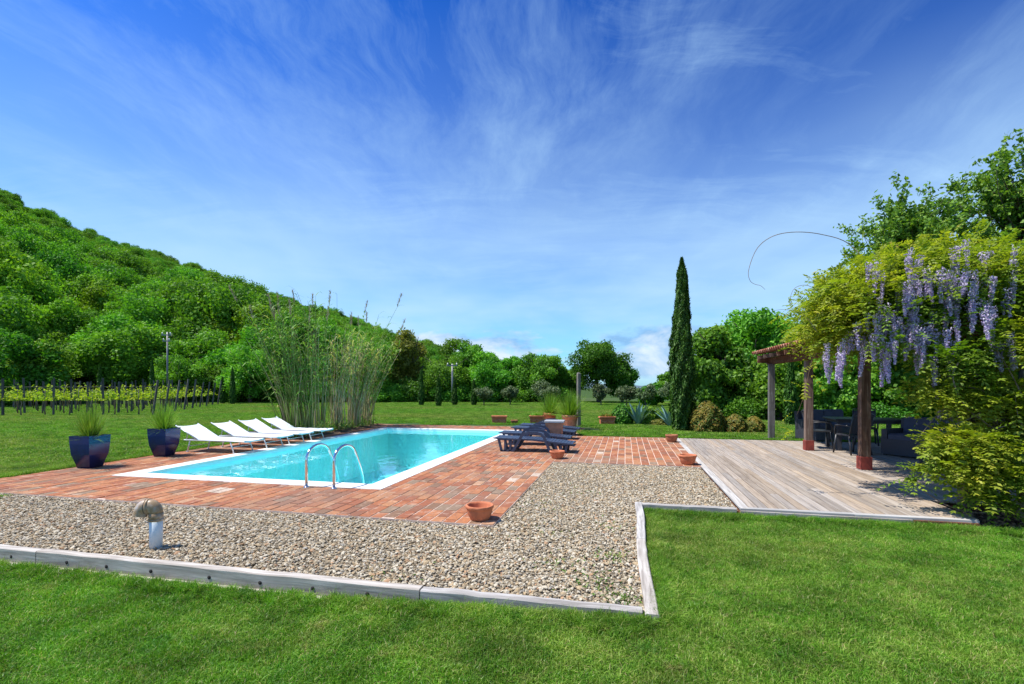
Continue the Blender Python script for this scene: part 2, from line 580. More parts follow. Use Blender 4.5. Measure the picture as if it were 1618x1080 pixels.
def pvc_brown():
    m, nt = new_mat("brown_pvc")
    tcx = nt.n('ShaderNodeTexCoord').outputs['Object']
    nz = nt.noise(tcx, 9.0, 4, 0.6)
    c = nt.ramp(nz, [(0.3, (0.20, 0.12, 0.055)), (0.5, (0.33, 0.22, 0.12)), (0.62, (0.42, 0.34, 0.27)), (0.74, (0.42, 0.41, 0.42))])
    out(nt, pbr(nt, c, 0.4, nz, 0.1, 0.002))
    return m


M_pvc_brown = pvc_brown()


def glaze():
    m, nt = new_mat("blue_glaze")
    tcx = nt.n('ShaderNodeTexCoord').outputs['Object']
    nz = nt.noise(nt.mapping(tcx, scale=(4, 4, 3)), 1.0, 5, 0.6)
    sepz = nt.n('ShaderNodeSeparateXYZ', {0: tcx}).outputs[2]
    f = nt.math('ADD', nt.math('MULTIPLY', sepz, 1.2), nt.math('MULTIPLY', nz, 0.5))
    c = nt.ramp(f, [(0.25, (0.016, 0.010, 0.030)), (0.55, (0.012, 0.018, 0.085)), (0.85, (0.008, 0.035, 0.160)), (1.0, (0.005, 0.018, 0.100))])
    out(nt, pbr(nt, c, 0.16, nz, 0.15, 0.01, 0.45, coat=0.0))
    return m


M_glaze = glaze()


def wood(name, c1, c2, c3, rough=0.85, grain=(1.2, 26.0, 26.0), bstr=0.5, obj=True, spec=0.2):
    m, nt = new_mat(name)
    tcx = nt.n('ShaderNodeTexCoord').outputs['Object']
    ob = nt.n('ShaderNodeObjectInfo').outputs['Random']
    off = nt.n('ShaderNodeCombineXYZ', {0: nt.math('MULTIPLY', ob, 37.0), 1: nt.math('MULTIPLY', ob, 11.0), 2: 0.0}).outputs[0]
    v = nt.n('ShaderNodeVectorMath', {0: nt.mapping(tcx, scale=grain), 1: off}, operation='ADD').outputs[0]
    g = nt.noise(v, 1.0, 6, 0.65, 0.4)
    v2 = nt.n('ShaderNodeVectorMath', {0: nt.mapping(tcx, scale=(1.1, 5, 5)), 1: off}, operation='ADD').outputs[0]
    g2 = nt.noise(v2, 1.0, 4, 0.6)
    c = nt.ramp(g, [(0.30, c1), (0.52, c2), (0.72, c3)])
    c = nt.mix(nt.ramp(g2, [(0.45, 0.0), (0.72, 0.5)]), c, c1)
    if obj:
        h = nt.n('ShaderNodeHueSaturation', {'Value': nt.math('MULTIPLY_ADD', ob, 0.34, 0.83), 'Saturation': nt.math('MULTIPLY_ADD', nt.math('FRACT', nt.math('MULTIPLY', ob, 7.3)), 0.6, 0.70), 'Color': c})
        c = h.outputs[0]
    out(nt, pbr(nt, c, rough, g, bstr, 0.004, spec))
    return m


M_deck = wood("deck_wood", (0.205, 0.165, 0.130), (0.340, 0.280, 0.222), (0.43, 0.370, 0.300), grain=(1.4, 30, 30))
M_deck_grey = wood("grey_edge_wood", (0.27, 0.25, 0.23), (0.42, 0.40, 0.37), (0.54, 0.51, 0.48), grain=(1.4, 30, 30))
M_sleeper = wood("grey_sleeper_wood", (0.20, 0.175, 0.15), (0.42, 0.385, 0.345), (0.60, 0.57, 0.53), grain=(1.6, 22, 22), bstr=0.8)
M_post = wood("post_wood", (0.060, 0.028, 0.016), (0.165, 0.088, 0.052), (0.30, 0.22, 0.15), grain=(22, 22, 1.4))
M_beam = wood("beam_wood", (0.070, 0.032, 0.020), (0.17, 0.085, 0.055), (0.30, 0.20, 0.15), grain=(1.5, 20, 20))
M_grey_post = wood("grey_post_wood", (0.085, 0.075, 0.066), (0.18, 0.165, 0.145), (0.30, 0.28, 0.25), grain=(20, 20, 1.5))
M_bark = wood("bark", (0.045, 0.036, 0.028), (0.11, 0.090, 0.070), (0.20, 0.17, 0.14), grain=(14, 14, 3.0), bstr=1.0)
M_vine_bark = wood("vine_bark", (0.10, 0.065, 0.042), (0.24, 0.165, 0.115), (0.40, 0.29, 0.22), grain=(12, 12, 3.0), bstr=1.0)
M_stake = wood("stake_wood", (0.050, 0.047, 0.044), (0.10, 0.095, 0.09), (0.19, 0.18, 0.17), grain=(14, 14, 1.5))
M_hole = simple("drill_hole", (0.012, 0.010, 0.008), 0.9, 0.1, 3.0)


def pebble_material():
    m, nt = new_mat("pebble")
    at = nt.n('ShaderNodeAttribute', attribute_name='rnd').outputs['Fac']
    ob = nt.n('ShaderNodeAttribute', attribute_name='tone', attribute_type='INSTANCER').outputs['Fac']
    pos = nt.n('ShaderNodeNewGeometry').outputs['Position']
    r = nt.math('FRACT', nt.math('ADD', at, ob))
    nz = nt.noise(pos, 55.0, 4, 0.6)
    c = nt.ramp(r, [(0.0, (0.40, 0.34, 0.25)), (0.15, (0.54, 0.46, 0.33)), (0.30, (0.32, 0.27, 0.20)), (0.42, (0.60, 0.54, 0.43)), (0.55, (0.45, 0.33, 0.20)),
                    (0.66, (0.50, 0.47, 0.41)), (0.76, (0.25, 0.20, 0.145)), (0.85, (0.68, 0.62, 0.50)), (0.93, (0.43, 0.23, 0.13)), (0.96, (0.32, 0.31, 0.29))], 'CONSTANT')
    c = nt.mix(nt.ramp(nz, [(0.4, 0.55), (0.65, 0.22)]), c, (0.27, 0.205, 0.105))
    out(nt, pbr(nt, c, 0.8, nz, 0.4, 0.002, 0.3))
    return m


M_pebble = pebble_material()
M_gravel_bed = simple("gravel_bed", (0.20, 0.165, 0.115), 0.95, 0.5, 40.0, bstr=1.0, bdist=0.02, spec=0.1)


def liner():
    m, nt = new_mat("pool_liner")
    pos = nt.n('ShaderNodeNewGeometry').outputs['Position']
    w = nt.noise(nt.mapping(pos, scale=(1.0, 1.0, 0.3)), 2.2, 3, 0.6, 1.6)
    c = nt.mix(nt.ramp(w, [(0.35, 0.0), (0.65, 1.0)]), (0.56, 0.80, 0.80), (0.62, 0.86, 0.86))
    out(nt, pbr(nt, c, 0.6))
    return m


def water():
    m, nt = new_mat("pool_water")
    pos = nt.n('ShaderNodeNewGeometry').outputs['Position']
    n1 = nt.noise(nt.mapping(pos, scale=(1.0, 0.8, 1)), 3.2, 3, 0.5, 0.6)
    n2 = nt.noise(pos, 0.7, 2, 0.5)
    b = nt.n('ShaderNodeBump', {'Strength': 0.075, 'Distance': 0.10, 'Height': nt.math('MULTIPLY', n1, nt.math('MULTIPLY_ADD', n2, 1.2, 0.0))})
    g = nt.n('ShaderNodeBsdfGlossy', {'Color': (0.95, 1, 1, 1), 'Roughness': 0.015, 'Normal': b})
    t = nt.n('ShaderNodeBsdfTransparent', {'Color': (0.41, 0.93, 0.985, 1)})
    fr = nt.n('ShaderNodeFresnel', {'IOR': 1.32, 'Normal': b})
    out(nt, nt.n('ShaderNodeMixShader', {0: fr.outputs[0], 1: t.outputs[0], 2: g.outputs[0]}).outputs[0])
    return m


M_liner, M_water = liner(), water()

M_leaf_oak = foliage("oak_leaves", (0.038, 0.120, 0.010), (0.150, 0.345, 0.025), (0.250, 0.420, 0.040), obj_var=0.22)
M_leaf_bright = foliage("bright_leaves", (0.055, 0.170, 0.014), (0.190, 0.410, 0.032), (0.280, 0.460, 0.050), obj_var=0.18)
M_leaf_deep = foliage("deep_leaves", (0.022, 0.085, 0.006), (0.090, 0.255, 0.016), (0.170, 0.300, 0.030), obj_var=0.2)
M_leaf_blue = foliage("robinia_leaves", (0.060, 0.160, 0.022), (0.200, 0.390, 0.050), (0.300, 0.450, 0.060), obj_var=0.12)
M_leaf_yellow = foliage("yellowish_leaves", (0.060, 0.160, 0.010), (0.220, 0.400, 0.022), (0.310, 0.460, 0.04), obj_var=0.2)
M_leaf_rust = foliage("rusty_leaves", (0.085, 0.105, 0.015), (0.230, 0.240, 0.035), (0.30, 0.26, 0.05), obj_var=0.2)
M_leaf_olive = foliage("olive_leaves", (0.065, 0.105, 0.040), (0.150, 0.205, 0.090), (0.21, 0.26, 0.13), trans=0.2, obj_var=0.15)
M_leaf_cypress = foliage("cypress_needles", (0.012, 0.052, 0.004), (0.046, 0.130, 0.010), (0.085, 0.180, 0.018), trans=0.12, obj_var=0.1)
M_leaf_photinia = foliage("photinia_leaves", (0.045, 0.095, 0.012), (0.140, 0.180, 0.025), (0.34, 0.115, 0.030), trans=0.25, obj_var=0.1,
                          patchy=(2.4, (0.12, 0.15, 0.02), (0.34, 0.22, 0.04)))
M_leaf_agave = foliage("agave_leaves", (0.10, 0.21, 0.19), (0.20, 0.34, 0.31), (0.28, 0.42, 0.38), trans=0.08, obj_var=0.05)
M_leaf_yucca = foliage("spiky_leaves", (0.070, 0.170, 0.012), (0.200, 0.350, 0.035), (0.34, 0.42, 0.09), trans=0.25, obj_var=0.08)
M_leaf_vine = foliage("grape_leaves", (0.150, 0.280, 0.016), (0.420, 0.520, 0.030), (0.42, 0.45, 0.06), trans=0.4, obj_var=0.1)
M_leaf_wist = foliage("wisteria_leaves", (0.150, 0.200, 0.012), (0.420, 0.450, 0.035), (0.50, 0.34, 0.070), trans=0.45, obj_var=0.0,
                      patchy=(0.9, (0.062, 0.150, 0.012), (0.210, 0.340, 0.028)))
M_reed_leaf = foliage("reed_leaves", (0.080, 0.190, 0.030), (0.210, 0.370, 0.070), (0.46, 0.40, 0.17), trans=0.35, obj_var=0.0)


def ramp_mat(name, stops, rough=0.8, obj=False, trans=0.0):
    m, nt = new_mat(name)
    r, at, ob = rnd_value(nt)
    c = nt.ramp(r if obj else at, stops)
    p = pbr(nt, c, rough, spec=0.2)
    if trans:
        t = nt.n('ShaderNodeBsdfTranslucent', {'Color': c})
        out(nt, nt.n('ShaderNodeMixShader', {0: trans, 1: p.outputs[0], 2: t.outputs[0]}).outputs[0])
    else:
        out(nt, p)
    return m


M_cane = ramp_mat("reed_cane", [(0.0, (0.12, 0.185, 0.035)), (0.45, (0.26, 0.28, 0.08)), (0.6, (0.36, 0.27, 0.14)), (1.0, (0.56, 0.43, 0.26))])
M_plume = ramp_mat("reed_plume", [(0.0, (0.24, 0.19, 0.11)), (1.0, (0.50, 0.42, 0.27))], trans=0.3)
M_petal = ramp_mat("wisteria_petal", [(0.0, (0.34, 0.24, 0.52)), (0.35, (0.56, 0.46, 0.70)), (0.7, (0.74, 0.65, 0.80)), (1.0, (0.90, 0.85, 0.86))], 0.7, trans=0.35)
M_roof_tile = ramp_mat("roof_tile_clay", [(0.0, (0.24, 0.085, 0.05)), (0.5, (0.36, 0.14, 0.085)), (1.0, (0.46, 0.25, 0.17))], obj=True)
M_litter = ramp_mat("leaf_litter", [(0.0, (0.09, 0.055, 0.03)), (0.6, (0.22, 0.14, 0.08)), (1.0, (0.36, 0.22, 0.13))])

# ================================================================== GROUND
LOW = -0.13                                   # the front lawn lies below the timber edging


def crest(u):
    """how high the wooded hill stands above eye level, seen along the direction u = X / Y"""
    pts = [(-2.2, .44), (-1.25, .43), (-1.04, .395), (-0.915, .328), (-0.785, .285), (-0.657, .245), (-0.605, .226), (-0.528, .196),
           (-0.40, .158), (-0.27, .112), (-0.14, .070), (-0.063, .040), (0.0, .018), (0.10, .0), (3, .0)]
    for (a, fa), (b, fb) in zip(pts, pts[1:]):
        if u <= b:
            return fa + (fb - fa) * max(0, (u - a)) / (b - a)
    return 0.0


HILL_D0, HILL_R = 52.0, 225.0


def ground_z(x, y):
    if y < 5:
        return -1.7
    u = x / y
    d = math.hypot(x, y)
    z = -1.7 + 1.68 * min(1, max(0, (y - 24) / 16))
    e = crest(u)
    if e > 0 and d > HILL_D0:
        h = max(0.0, e * HILL_R * math.cos(math.atan(u)) - 4.4 * min(1, e / .06) + 1.5)
        k = min(1.0, (d - HILL_D0) / (HILL_R - HILL_D0))
        z += h * (k ** 1.12)
        if d > HILL_R:
            z -= (d - HILL_R) * 0.10
    elif d > 70:
        z -= min(30, (d - 70) * 0.045)
    return z


def build_ground():
    g = Geo()
    rad = [0, 3, 6, 10, 15, 20, 25, 30, 34, 38, 42, 46, 50, 55, 60, 66, 73, 80, 90, 100, 112, 125, 140, 155, 170, 185, 200, 215, 225, 240, 270, 320, 420, 600, 1000, 2000, 4000, 7000]
    na = 180
    idx = {}
    vs = []
    for i, r_ in enumerate(rad):
        for k in range(na):
            a = 2 * math.pi * k / na
            x, y = r_ * math.sin(a), r_ * math.cos(a)
            z = ground_z(x, y) if math.hypot(x, y) < 900 else -30
            vs.append((x, y, z))
    fs = []
    for i in range(len(rad) - 1):
        for k in range(na):
            k2 = (k + 1) % na
            fs.append((i * na + k, (i + 1) * na + k, (i + 1) * na + k2, i * na + k2)[::-1])
    g.add(vs, fs, 0, 0, True)
    g.build("ground", bpy.data.materials['ground_cover'], kind='structure', label='wooded ground rising to the hill behind the garden')


def ground_cover():
    m, nt = new_mat("ground_cover")
    pos = nt.n('ShaderNodeNewGeometry').outputs['Position']
    n1 = nt.noise(pos, 0.25, 6, 0.65)
    c = nt.ramp(n1, [(0.3, (0.022, 0.045, 0.010)), (0.55, (0.045, 0.085, 0.015)), (0.75, (0.085, 0.095, 0.03))])
    out(nt, pbr(nt, c, 0.95, n1, 1.0, 0.4, 0.1))


ground_cover()
build_ground()

# far blue-green ridge on the horizon, distance haze painted into its colour
g = Geo()
N_ = 60
vs = []
for i in range(N_):
    u = -0.4 + 1.6 * i / (N_ - 1)
    y = 4600.0
    h = 18 + 16 * math.sin(i * 0.7) + 10 * math.sin(i * 1.9 + 1) + RNG.uniform(-3, 3)
    vs += [(u * y, y, -40), (u * y, y + 250, h), (u * y, y + 900, -40)]
g.add(vs, [f for i in range(N_ - 1) for f in ((i * 3, i * 3 + 3, i * 3 + 4, i * 3 + 1), (i * 3 + 1, i * 3 + 4, i * 3 + 5, i * 3 + 2))], smooth=True)
g.build("distant_hills", simple("haze_tinted_woods", (0.075, 0.115, 0.135), 0.95, 0.3, 0.01), kind='structure', label='low distant hills on the horizon beyond the trees')

# lawn: an upper level round the paving and a lower one in front of the timber edging
g = Geo()


def sheet(poly_st, z, mi=0):
    g.add([L(s, t, z) for s, t in poly_st], [tuple(range(len(poly_st)))], mi)


UP = -0.012


def low_z(s, t=0.0):
    """level of the front lawn: it rises gently towards the corner of the edging"""
    z = -0.138 + 0.105 * min(1.0, max(0.0, (s + 2.9) / 3.0))
    return z - (0.058 * min(1.0, max(0.0, (t - 3.4) / 3.0)) if s > 0.1 else 0.0)


S0, S1 = -10.18, 1.42                          # brick surround: left edge, right edge of the terrace
sheet([(-90, 4.9), (S0, 4.9), (S0, 17.95), (-90, 17.95)], UP)
sheet([(-90, 17.95), (-1.40, 17.95), (-1.40, 60), (-90, 60)], UP)
sheet([(-1.40, 15.16), (70, 15.16), (70, 60), (-1.40, 60)], UP)
for a_, b_, t0_, t1_ in ((-60, -2.9, -12, 3.45), (-2.9, .10, -12, 3.45), (.10, .20, -12, 3.45), (.20, 30, -12, 3.4), (.20, 30, 3.4, 6.4), (.20, 30, 6.4, 6.62)):
    g.add([L(a_, t0_, low_z(a_, t0_)), L(b_, t0_, low_z(b_, t0_)), L(b_, t1_, low_z(b_, t1_)), L(a_, t1_, low_z(a_, t1_))], [(0, 1, 2, 3)])
g.add([L(-60, 3.42, LOW), L(-9.3, 3.42, LOW), L(-10.2, 4.9, UP), L(-60, 4.9, UP)], [(0, 1, 2, 3)])
g.build("lawn", M_lawn, kind='structure', label='mown lawn round the pool terrace')

# grass blades ---------------------------------------------------------------
def blade_patch(name, radius, n, hmin, hmax, w, seed):
    """blades in a round patch, thinning out towards its rim"""
    rng = np.random.default_rng(seed)
    rr = radius * np.sqrt(rng.uniform(0, 1, n)) * rng.uniform(.75, 1.0, n)
    th = rng.uniform(0, 2 * math.pi, n)
    P = np.stack([rr * np.cos(th), rr * np.sin(th)], 1)
    h = rng.uniform(hmin, hmax, n) * rng.choice([1, 1, 1, 1.35], n)
    a = rng.uniform(0, 2 * math.pi, n)
    lean = rng.uniform(0.1, 1.1, n) * h
    la = rng.uniform(0, 2 * math.pi, n)
    ww = w / 2 * rng.uniform(.6, 1.3, n)
    b = np.stack([P[:, 0], P[:, 1], np.zeros(n)], 1)
    mid = b + np.stack([np.cos(la) * lean * .3, np.sin(la) * lean * .3, h * .6], 1)
    tip = b + np.stack([np.cos(la) * lean, np.sin(la) * lean, h * (1 - .25 * (lean / h))], 1)
    W_ = np.stack([np.cos(a) * ww, np.sin(a) * ww, np.zeros(n)], 1)
    Q1 = np.stack([b - W_, b + W_, mid + W_ * .8, mid - W_ * .8], 1)
    Q2 = np.stack([mid - W_ * .8, mid + W_ * .8, tip + W_ * .12, tip - W_ * .12], 1)
    rn = rng.uniform(0, 1, n)
    return quads_mesh(name, np.concatenate([Q1, Q2]), M_grass, np.concatenate([rn, rn]))


def in_lower(s, t):
    return ((t < 3.44) or (s > 0.215 and t < 6.58)) and not (s > 3.95 and t > 6.4)


def in_upper(s, t):
    if s < S0 and t > 4.9:
        return True
    if t > 17.97 and s < -1.38:
        return True
    return t > 15.18 and s > -1.42


def visible(x, y, m=0.6):
    return y > 1.2 and abs(x) < y * 1.09 + m


def grass_field():
    near = [blade_patch("grass_patch", 0.19, 1150, 0.016, 0.046, 0.0042, 100 + i) for i in range(6)]
    edge = [blade_patch("grass_patch", 0.05, 70, 0.03, 0.075, 0.0045, 150 + i) for i in range(3)]
    far = [blade_patch("grass_patch", 0.72, 3000, 0.030, 0.070, 0.011, 200 + i) for i in range(3)]
    P, Rr, S_, I = [], [], [], []
    rng = np.random.default_rng(3)
    st = 0.185
    for x in np.arange(-12, 12, st):
        for y in np.arange(1.6, 11.0, st):
            xx, yy = x + rng.uniform(-.05, .05), y + rng.uniform(-.05, .05)
            if not visible(xx, yy, .4):
                continue
            s, t = ST(xx, yy)
            lo = in_lower(s, t + .17) and in_lower(s - .17, t) and in_lower(s, t)
            up = in_upper(s + .16, t) and in_upper(s, t)
            if lo or up:
                P.append((xx, yy, low_z(s, t) if lo else UP)); Rr.append((rng.uniform(-.03, .03), rng.uniform(-.03, .03), rng.uniform(0, 6.28)))
                k = rng.uniform(.6, 1.0)
                S_.append((1, 1, k)); I.append(rng.integers(6))
    # small tufts that hug the edges
    for _ in range(5200):
        e = rng.choice(5, p=[.36, .16, .20, .14, .14])
        if e == 0:
            s, t, z = rng.uniform(-9.2, .15), 3.40 - abs(rng.normal(.0, .09)), LOW
            if rng.uniform() < .4 and s < -1.5:
                continue
        elif e == 1:
            s, t, z = .235 + abs(rng.normal(0, .09)), rng.uniform(3.4, 6.55), LOW
        elif e == 2:
            s, t, z = rng.uniform(.25, 4.4), 6.58 - abs(rng.normal(0, .08)), LOW
        elif e == 3:
            s, t, z = S0 - abs(rng.normal(0, .10)) + .01, rng.uniform(5.0, 12), UP
        else:
            s, t, z = rng.uniform(-1.4, 8), 15.17 + abs(rng.normal(0, .12)), UP
        p = L(s, t, low_z(s, t) if e < 3 else z)
        if visible(p[0], p[1]):
            P.append(p); Rr.append((0, 0, rng.uniform(0, 6.28))); S_.append((1, 1, rng.uniform(.5, 1.15))); I.append(6 + rng.integers(3))
    st = 0.92
    for x in np.arange(-48, 48, st):
        for y in np.arange(10.6, 47, st):
            xx, yy = x + rng.uniform(-.2, .2), y + rng.uniform(-.2, .2)
            if not visible(xx, yy, 1):
                continue
            s, t = ST(xx, yy)
            if in_upper(s + .6, t) and in_upper(s, t - .6) and in_upper(s, t):
                P.append((xx, yy, UP)); Rr.append((0, 0, rng.uniform(0, 6.28)))
                S_.append((1, 1, rng.uniform(.7, 1.1))); I.append(9 + rng.integers(3))
    near = near + edge
    scatter("grass", P, Rr, S_, I, near + far, M_grass, kind='stuff', label='short mown grass blades of the lawn')


grass_field()

# ================================================================== PAVING
paving = link("brick_paving", None, kind='structure', label='reddish clay brick paving round the pool')
bed = Geo()
PX0, PX1, PY0, PY1 = -8.62, -3.55, 6.68, 16.5     # outer edge of the pool's white coping
for a, b, c, d in ((S0, 5.27, PX0, 17.92), (PX1, 5.27, -1.43, 17.92), (PX0, 5.27, PX1, PY0), (PX0, PY1, PX1, 17.92), (-1.43, 9.93, S1, 15.12)):
    z0, z1 = -0.14, -0.0035
    q = [L(a, b, z0), L(c, b, z0), L(c, d, z0), L(a, d, z0), L(a, b, z1), L(c, b, z1), L(c, d, z1), L(a, d, z1)]
    bed.add(q, [(4, 5, 6, 7), (0, 1, 5, 4), (1, 2, 6, 5), (2, 3, 7, 6), (3, 0, 4, 7)])
bed.build("mortar_bed", M_mortar, paving)

bricks = []


def lay(a, b, c, d, pitch_s, pitch_t, rng):
    ncol = max(1, round((c - a) / pitch_s))
    ps = (c - a) / ncol
    for i in range(ncol):
        s0 = a + i * ps
        t = b - (rng.uniform(0.1, 0.9) if True else 0) * pitch_t
        while t < d:
            t0, t1 = max(t, b), min(t + pitch_t, d)
            if t1 - t0 > 0.04:
                bricks.append((s0 + ps / 2, (t0 + t1) / 2, ps - 0.014, (t1 - t0) - 0.013))
            t += pitch_t


rngb = np.random.default_rng(11)
lay(S0, 5.27, PX0, 17.92, .155, .31, rngb)
lay(PX0, 5.27, PX1, PY0 - .008, .155, .31, rngb)
lay(PX0, PY1 + .008, PX1, 17.92, .155, .31, rngb)
lay(PX1, 5.27, -1.43, 17.92, .155, .31, rngb)
lay(-1.43, 9.93, S1, 15.12, .155, .31, rngb)
bricks.sort(key=lambda q: np.hypot(*(L(q[0], q[1])[:2])) + (50 if not visible(*L(q[0], q[1])[:2], m=0.0) else 0))
unit_brick = Geo().box((0, 0, 0), (1, 1, 1), cham=0.03).mesh("brick", M_brick)
rest = Geo()
for k, (s, t, w, l) in enumerate(bricks):
    dz = rngb.uniform(-.0018, .0045)
    tilt = rngb.uniform(-.006, .006, 2)
    ry = -YAW + rngb.uniform(-.008, .008)
    p = L(s, t, -0.021 + dz)
    if k < 300:
        o = link("brick", unit_brick, paving, p)
        o.rotation_euler = (tilt[0], tilt[1], ry)
        o.scale = (w, l, 0.045)
    else:
        rest.box(p, (w, l, .045), Matrix.Rotation(ry, 3, 'Z') @ Matrix.Rotation(tilt[0], 3, 'X'), rn=rngb.uniform(0, 1), cham=.002)
rest.build("brick_field", M_brick, paving, kind='stuff')

# ================================================================== POOL
pool = link("swimming_pool", None, kind='structure', label='rectangular swimming pool with white stone rim and turquoise water')
CW = 0.33
IX0, IX1, IY0, IY1 = PX0 + CW, PX1 - CW, PY0 + CW, PY1 - CW
g = Geo()
D_ = -1.35
c4 = [(IX0, IY0), (IX1, IY0), (IX1, IY1), (IX0, IY1)]
vs = [L(s, t, -0.035) for s, t in c4] + [L(s, t, D_) for s, t in c4]
g.add(vs, [(4, 5, 6, 7), (0, 4, 5, 1)[::-1], (1, 5, 6, 2)[::-1], (2, 6, 7, 3)[::-1], (3, 7, 4, 0)[::-1]])
# broad entry steps in the near left corner
for k in range(3):
    a, b = IX0, IY0
    w = 1.5 - .35 * k
    z1 = D_ + .30 * (k + 1)
    z0 = z1 - .30 - .002
    q = [L(a + .003, b + .003, z0), L(a + w, b + .003, z0), L(a + w, b + w, z0), L(a + .003, b + w, z0)]
    q += [L(a + .003, b + .003, z1), L(a + w, b + .003, z1), L(a + w, b + w, z1), L(a + .003, b + w, z1)]
    g.add(q, [(4, 5, 6, 7), (0, 1, 5, 4), (1, 2, 6, 5), (2, 3, 7, 6), (3, 0, 4, 7)])
g.build("basin", M_liner, pool)
g = Geo()
g.add([L(s, t, -0.085) for s, t in ((IX0 + .001, IY0 + .001), (IX1 - .001, IY0 + .001), (IX1 - .001, IY1 - .001), (IX0 + .001, IY1 - .001))], [(0, 1, 2, 3)])
g.build("water", M_water, pool, kind='structure')
cop = Geo().box((0, 0, 0), (1, 1, 1), cham=0.012).mesh("coping_stone", M_coping)


def slab(s, t, ws, wt):
    o = link("coping_stone", cop, pool, L(s, t, -0.018 + rngb.uniform(-.001, .001)), -YAW)
    o.scale = (ws - .004, wt - .004, .050)


n = 11
for k in range(n):
    w = (PX1 - PX0) / n
    slab(PX0 + w * (k + .5), PY0 + CW / 2, w, CW)
    slab(PX0 + w * (k + .5), PY1 - CW / 2, w, CW)
n = 19
for k in range(n):
    w = (IY1 - IY0) / n
    slab(PX0 + CW / 2, IY0 + w * (k + .5), CW, w)
    slab(PX1 - CW / 2, IY0 + w * (k + .5), CW, w)

# ladder
lad = thing("pool_ladder", "pair of curved stainless steel handrails at the near edge of the pool", "pool ladder", L(-4.5, 6.58, 0), -YAW)
for sx in (-.235, .235):
    g = Geo()
    pts = [(sx, 0, 0), (sx, 0, .42)]
    for a in np.linspace(180, 20, 11):
        pts.append((sx, .30 + .30 * math.cos(R(a)), .42 + .20 * math.sin(R(a))))
    pts += [(sx, .66, .36), (sx, .76, .18), (sx, .83, .02), (sx, .85, -.12), (sx, .80, -.25), (sx, .66, -.32), (sx, .52, -.40), (sx, .48, -.7), (sx, .48, -1.1)]
    g.tube(pts, .0215, 10)
    r_ = g.build("handrail", M_steel, lad)
    Geo().lathe([(.045, 0), (.045, .008), (.026, .022)], (sx, 0, .001), 14).build("floor_flange", M_steel, r_)
for k, z in enumerate((-.45, -.72, -.99)):
    Geo().box((0, .48, z), (.425, .09, .025)).build("step", M_steel, lad)

# ================================================================== GRAVEL, EDGING
g = Geo()
for a, b, c, d in ((-14.0, 3.50, -1.43, 5.27), (-1.43, 3.50, .16, 9.93), (.16, 6.72, 1.40, 9.93)):
    g.add([L(a, b, -.035), L(c, b, -.035), L(c, d, -.035), L(a, d, -.035)], [(0, 1, 2, 3)])
g.build("gravel_bed", M_gravel_bed, kind='structure', label='bed under the loose pebbles beside the pool terrace')


def pebble(seed):
    rng = np.random.default_rng(seed)
    import bmesh
    bm = bmesh.new()
    bmesh.ops.create_icosphere(bm, subdivisions=1, radius=.5)
    k = Vector((1, rng.uniform(.55, .85), rng.uniform(.28, .5)))
    for v in bm.verts:
        v.co = Vector((v.co.x * k.x, v.co.y * k.y, v.co.z * k.z)) * rng.uniform(.78, 1.15)
    me = bpy.data.meshes.new("pebble")
    bm.to_mesh(me)
    bm.free()
    me.materials.append(M_pebble)
    at = me.attributes.new('rnd', 'FLOAT', 'FACE')
    at.data.foreach_set('value', [float(rng.uniform(0, 1))] * len(me.polygons))
    return me


def gravel():
    rng = np.random.default_rng(21)
    src = [pebble(300 + i) for i in range(26)]
    P, Rr, S_, I = [], [], [], []
    for a, b, c, d in ((-10.2, 3.53, -1.44, 5.26), (-1.44, 3.53, .13, 9.92), (.13, 6.75, 1.39, 9.92)):
        n = int((c - a) * (d - b) * 2900)
        s = rng.uniform(a, c, n)
        t = rng.uniform(b, d, n)
        for q in range(n):
            p = L(s[q], t[q], 0)
            if not visible(p[0], p[1], .1):
                continue
            sz = min(.062, rng.lognormal(math.log(.0275), .34))
            P.append((p[0], p[1], -.030 + rng.uniform(-.004, .016)))
            Rr.append((rng.normal(0, .35), rng.normal(0, .35), rng.uniform(0, 6.28)))
            S_.append(sz)
            I.append(rng.integers(len(src)))
    scatter("gravel", P, Rr, S_, I, src, M_pebble, kind='stuff', label='loose beige and grey pebbles filling the bed beside the terrace')


gravel()


def weeds():
    rng = np.random.default_rng(8)
    P = []
    for cx_, cy_, n, r_ in ((-.25, 3.95, 60, .22), (-.55, 4.3, 30, .2), (-.1, 4.6, 40, .18), (-.9, 5.2, 26, .25), (-.2, 5.6, 26, .2), (-1.1, 6.3, 22, .3), (.0, 3.7, 40, .12), (-8.6, 5.12, 40, .15), (-1.9, 3.75, 14, .2), (-.6, 7.2, 20, .3)):
        c = L(cx_, cy_)
        q = rng.normal(0, r_ * .6, (n * 3, 2))
        P.append(np.stack([c[0] + q[:, 0], c[1] + q[:, 1], np.full(n * 3, -.012) + rng.uniform(0, .02, n * 3)], 1))
    P = np.concatenate(P)
    Q = leaf_quads(P, rng.normal(0, .7, (len(P), 3)) + [0, 0, .6], .045, .010, rng)
    P_keep = rng.uniform(0, 1, len(P)) < .5
    link("weeds", quads_mesh("weeds", Q[P_keep], M_grass, rng.uniform(0, .45, int(P_keep.sum()))), kind='stuff', label='small green weeds growing between the pebbles')


weeds()

kerb = thing("timber_edging", "weathered grey timber edging with drilled holes between gravel and lawn", "edging", L(0, 0, 0), -YAW)


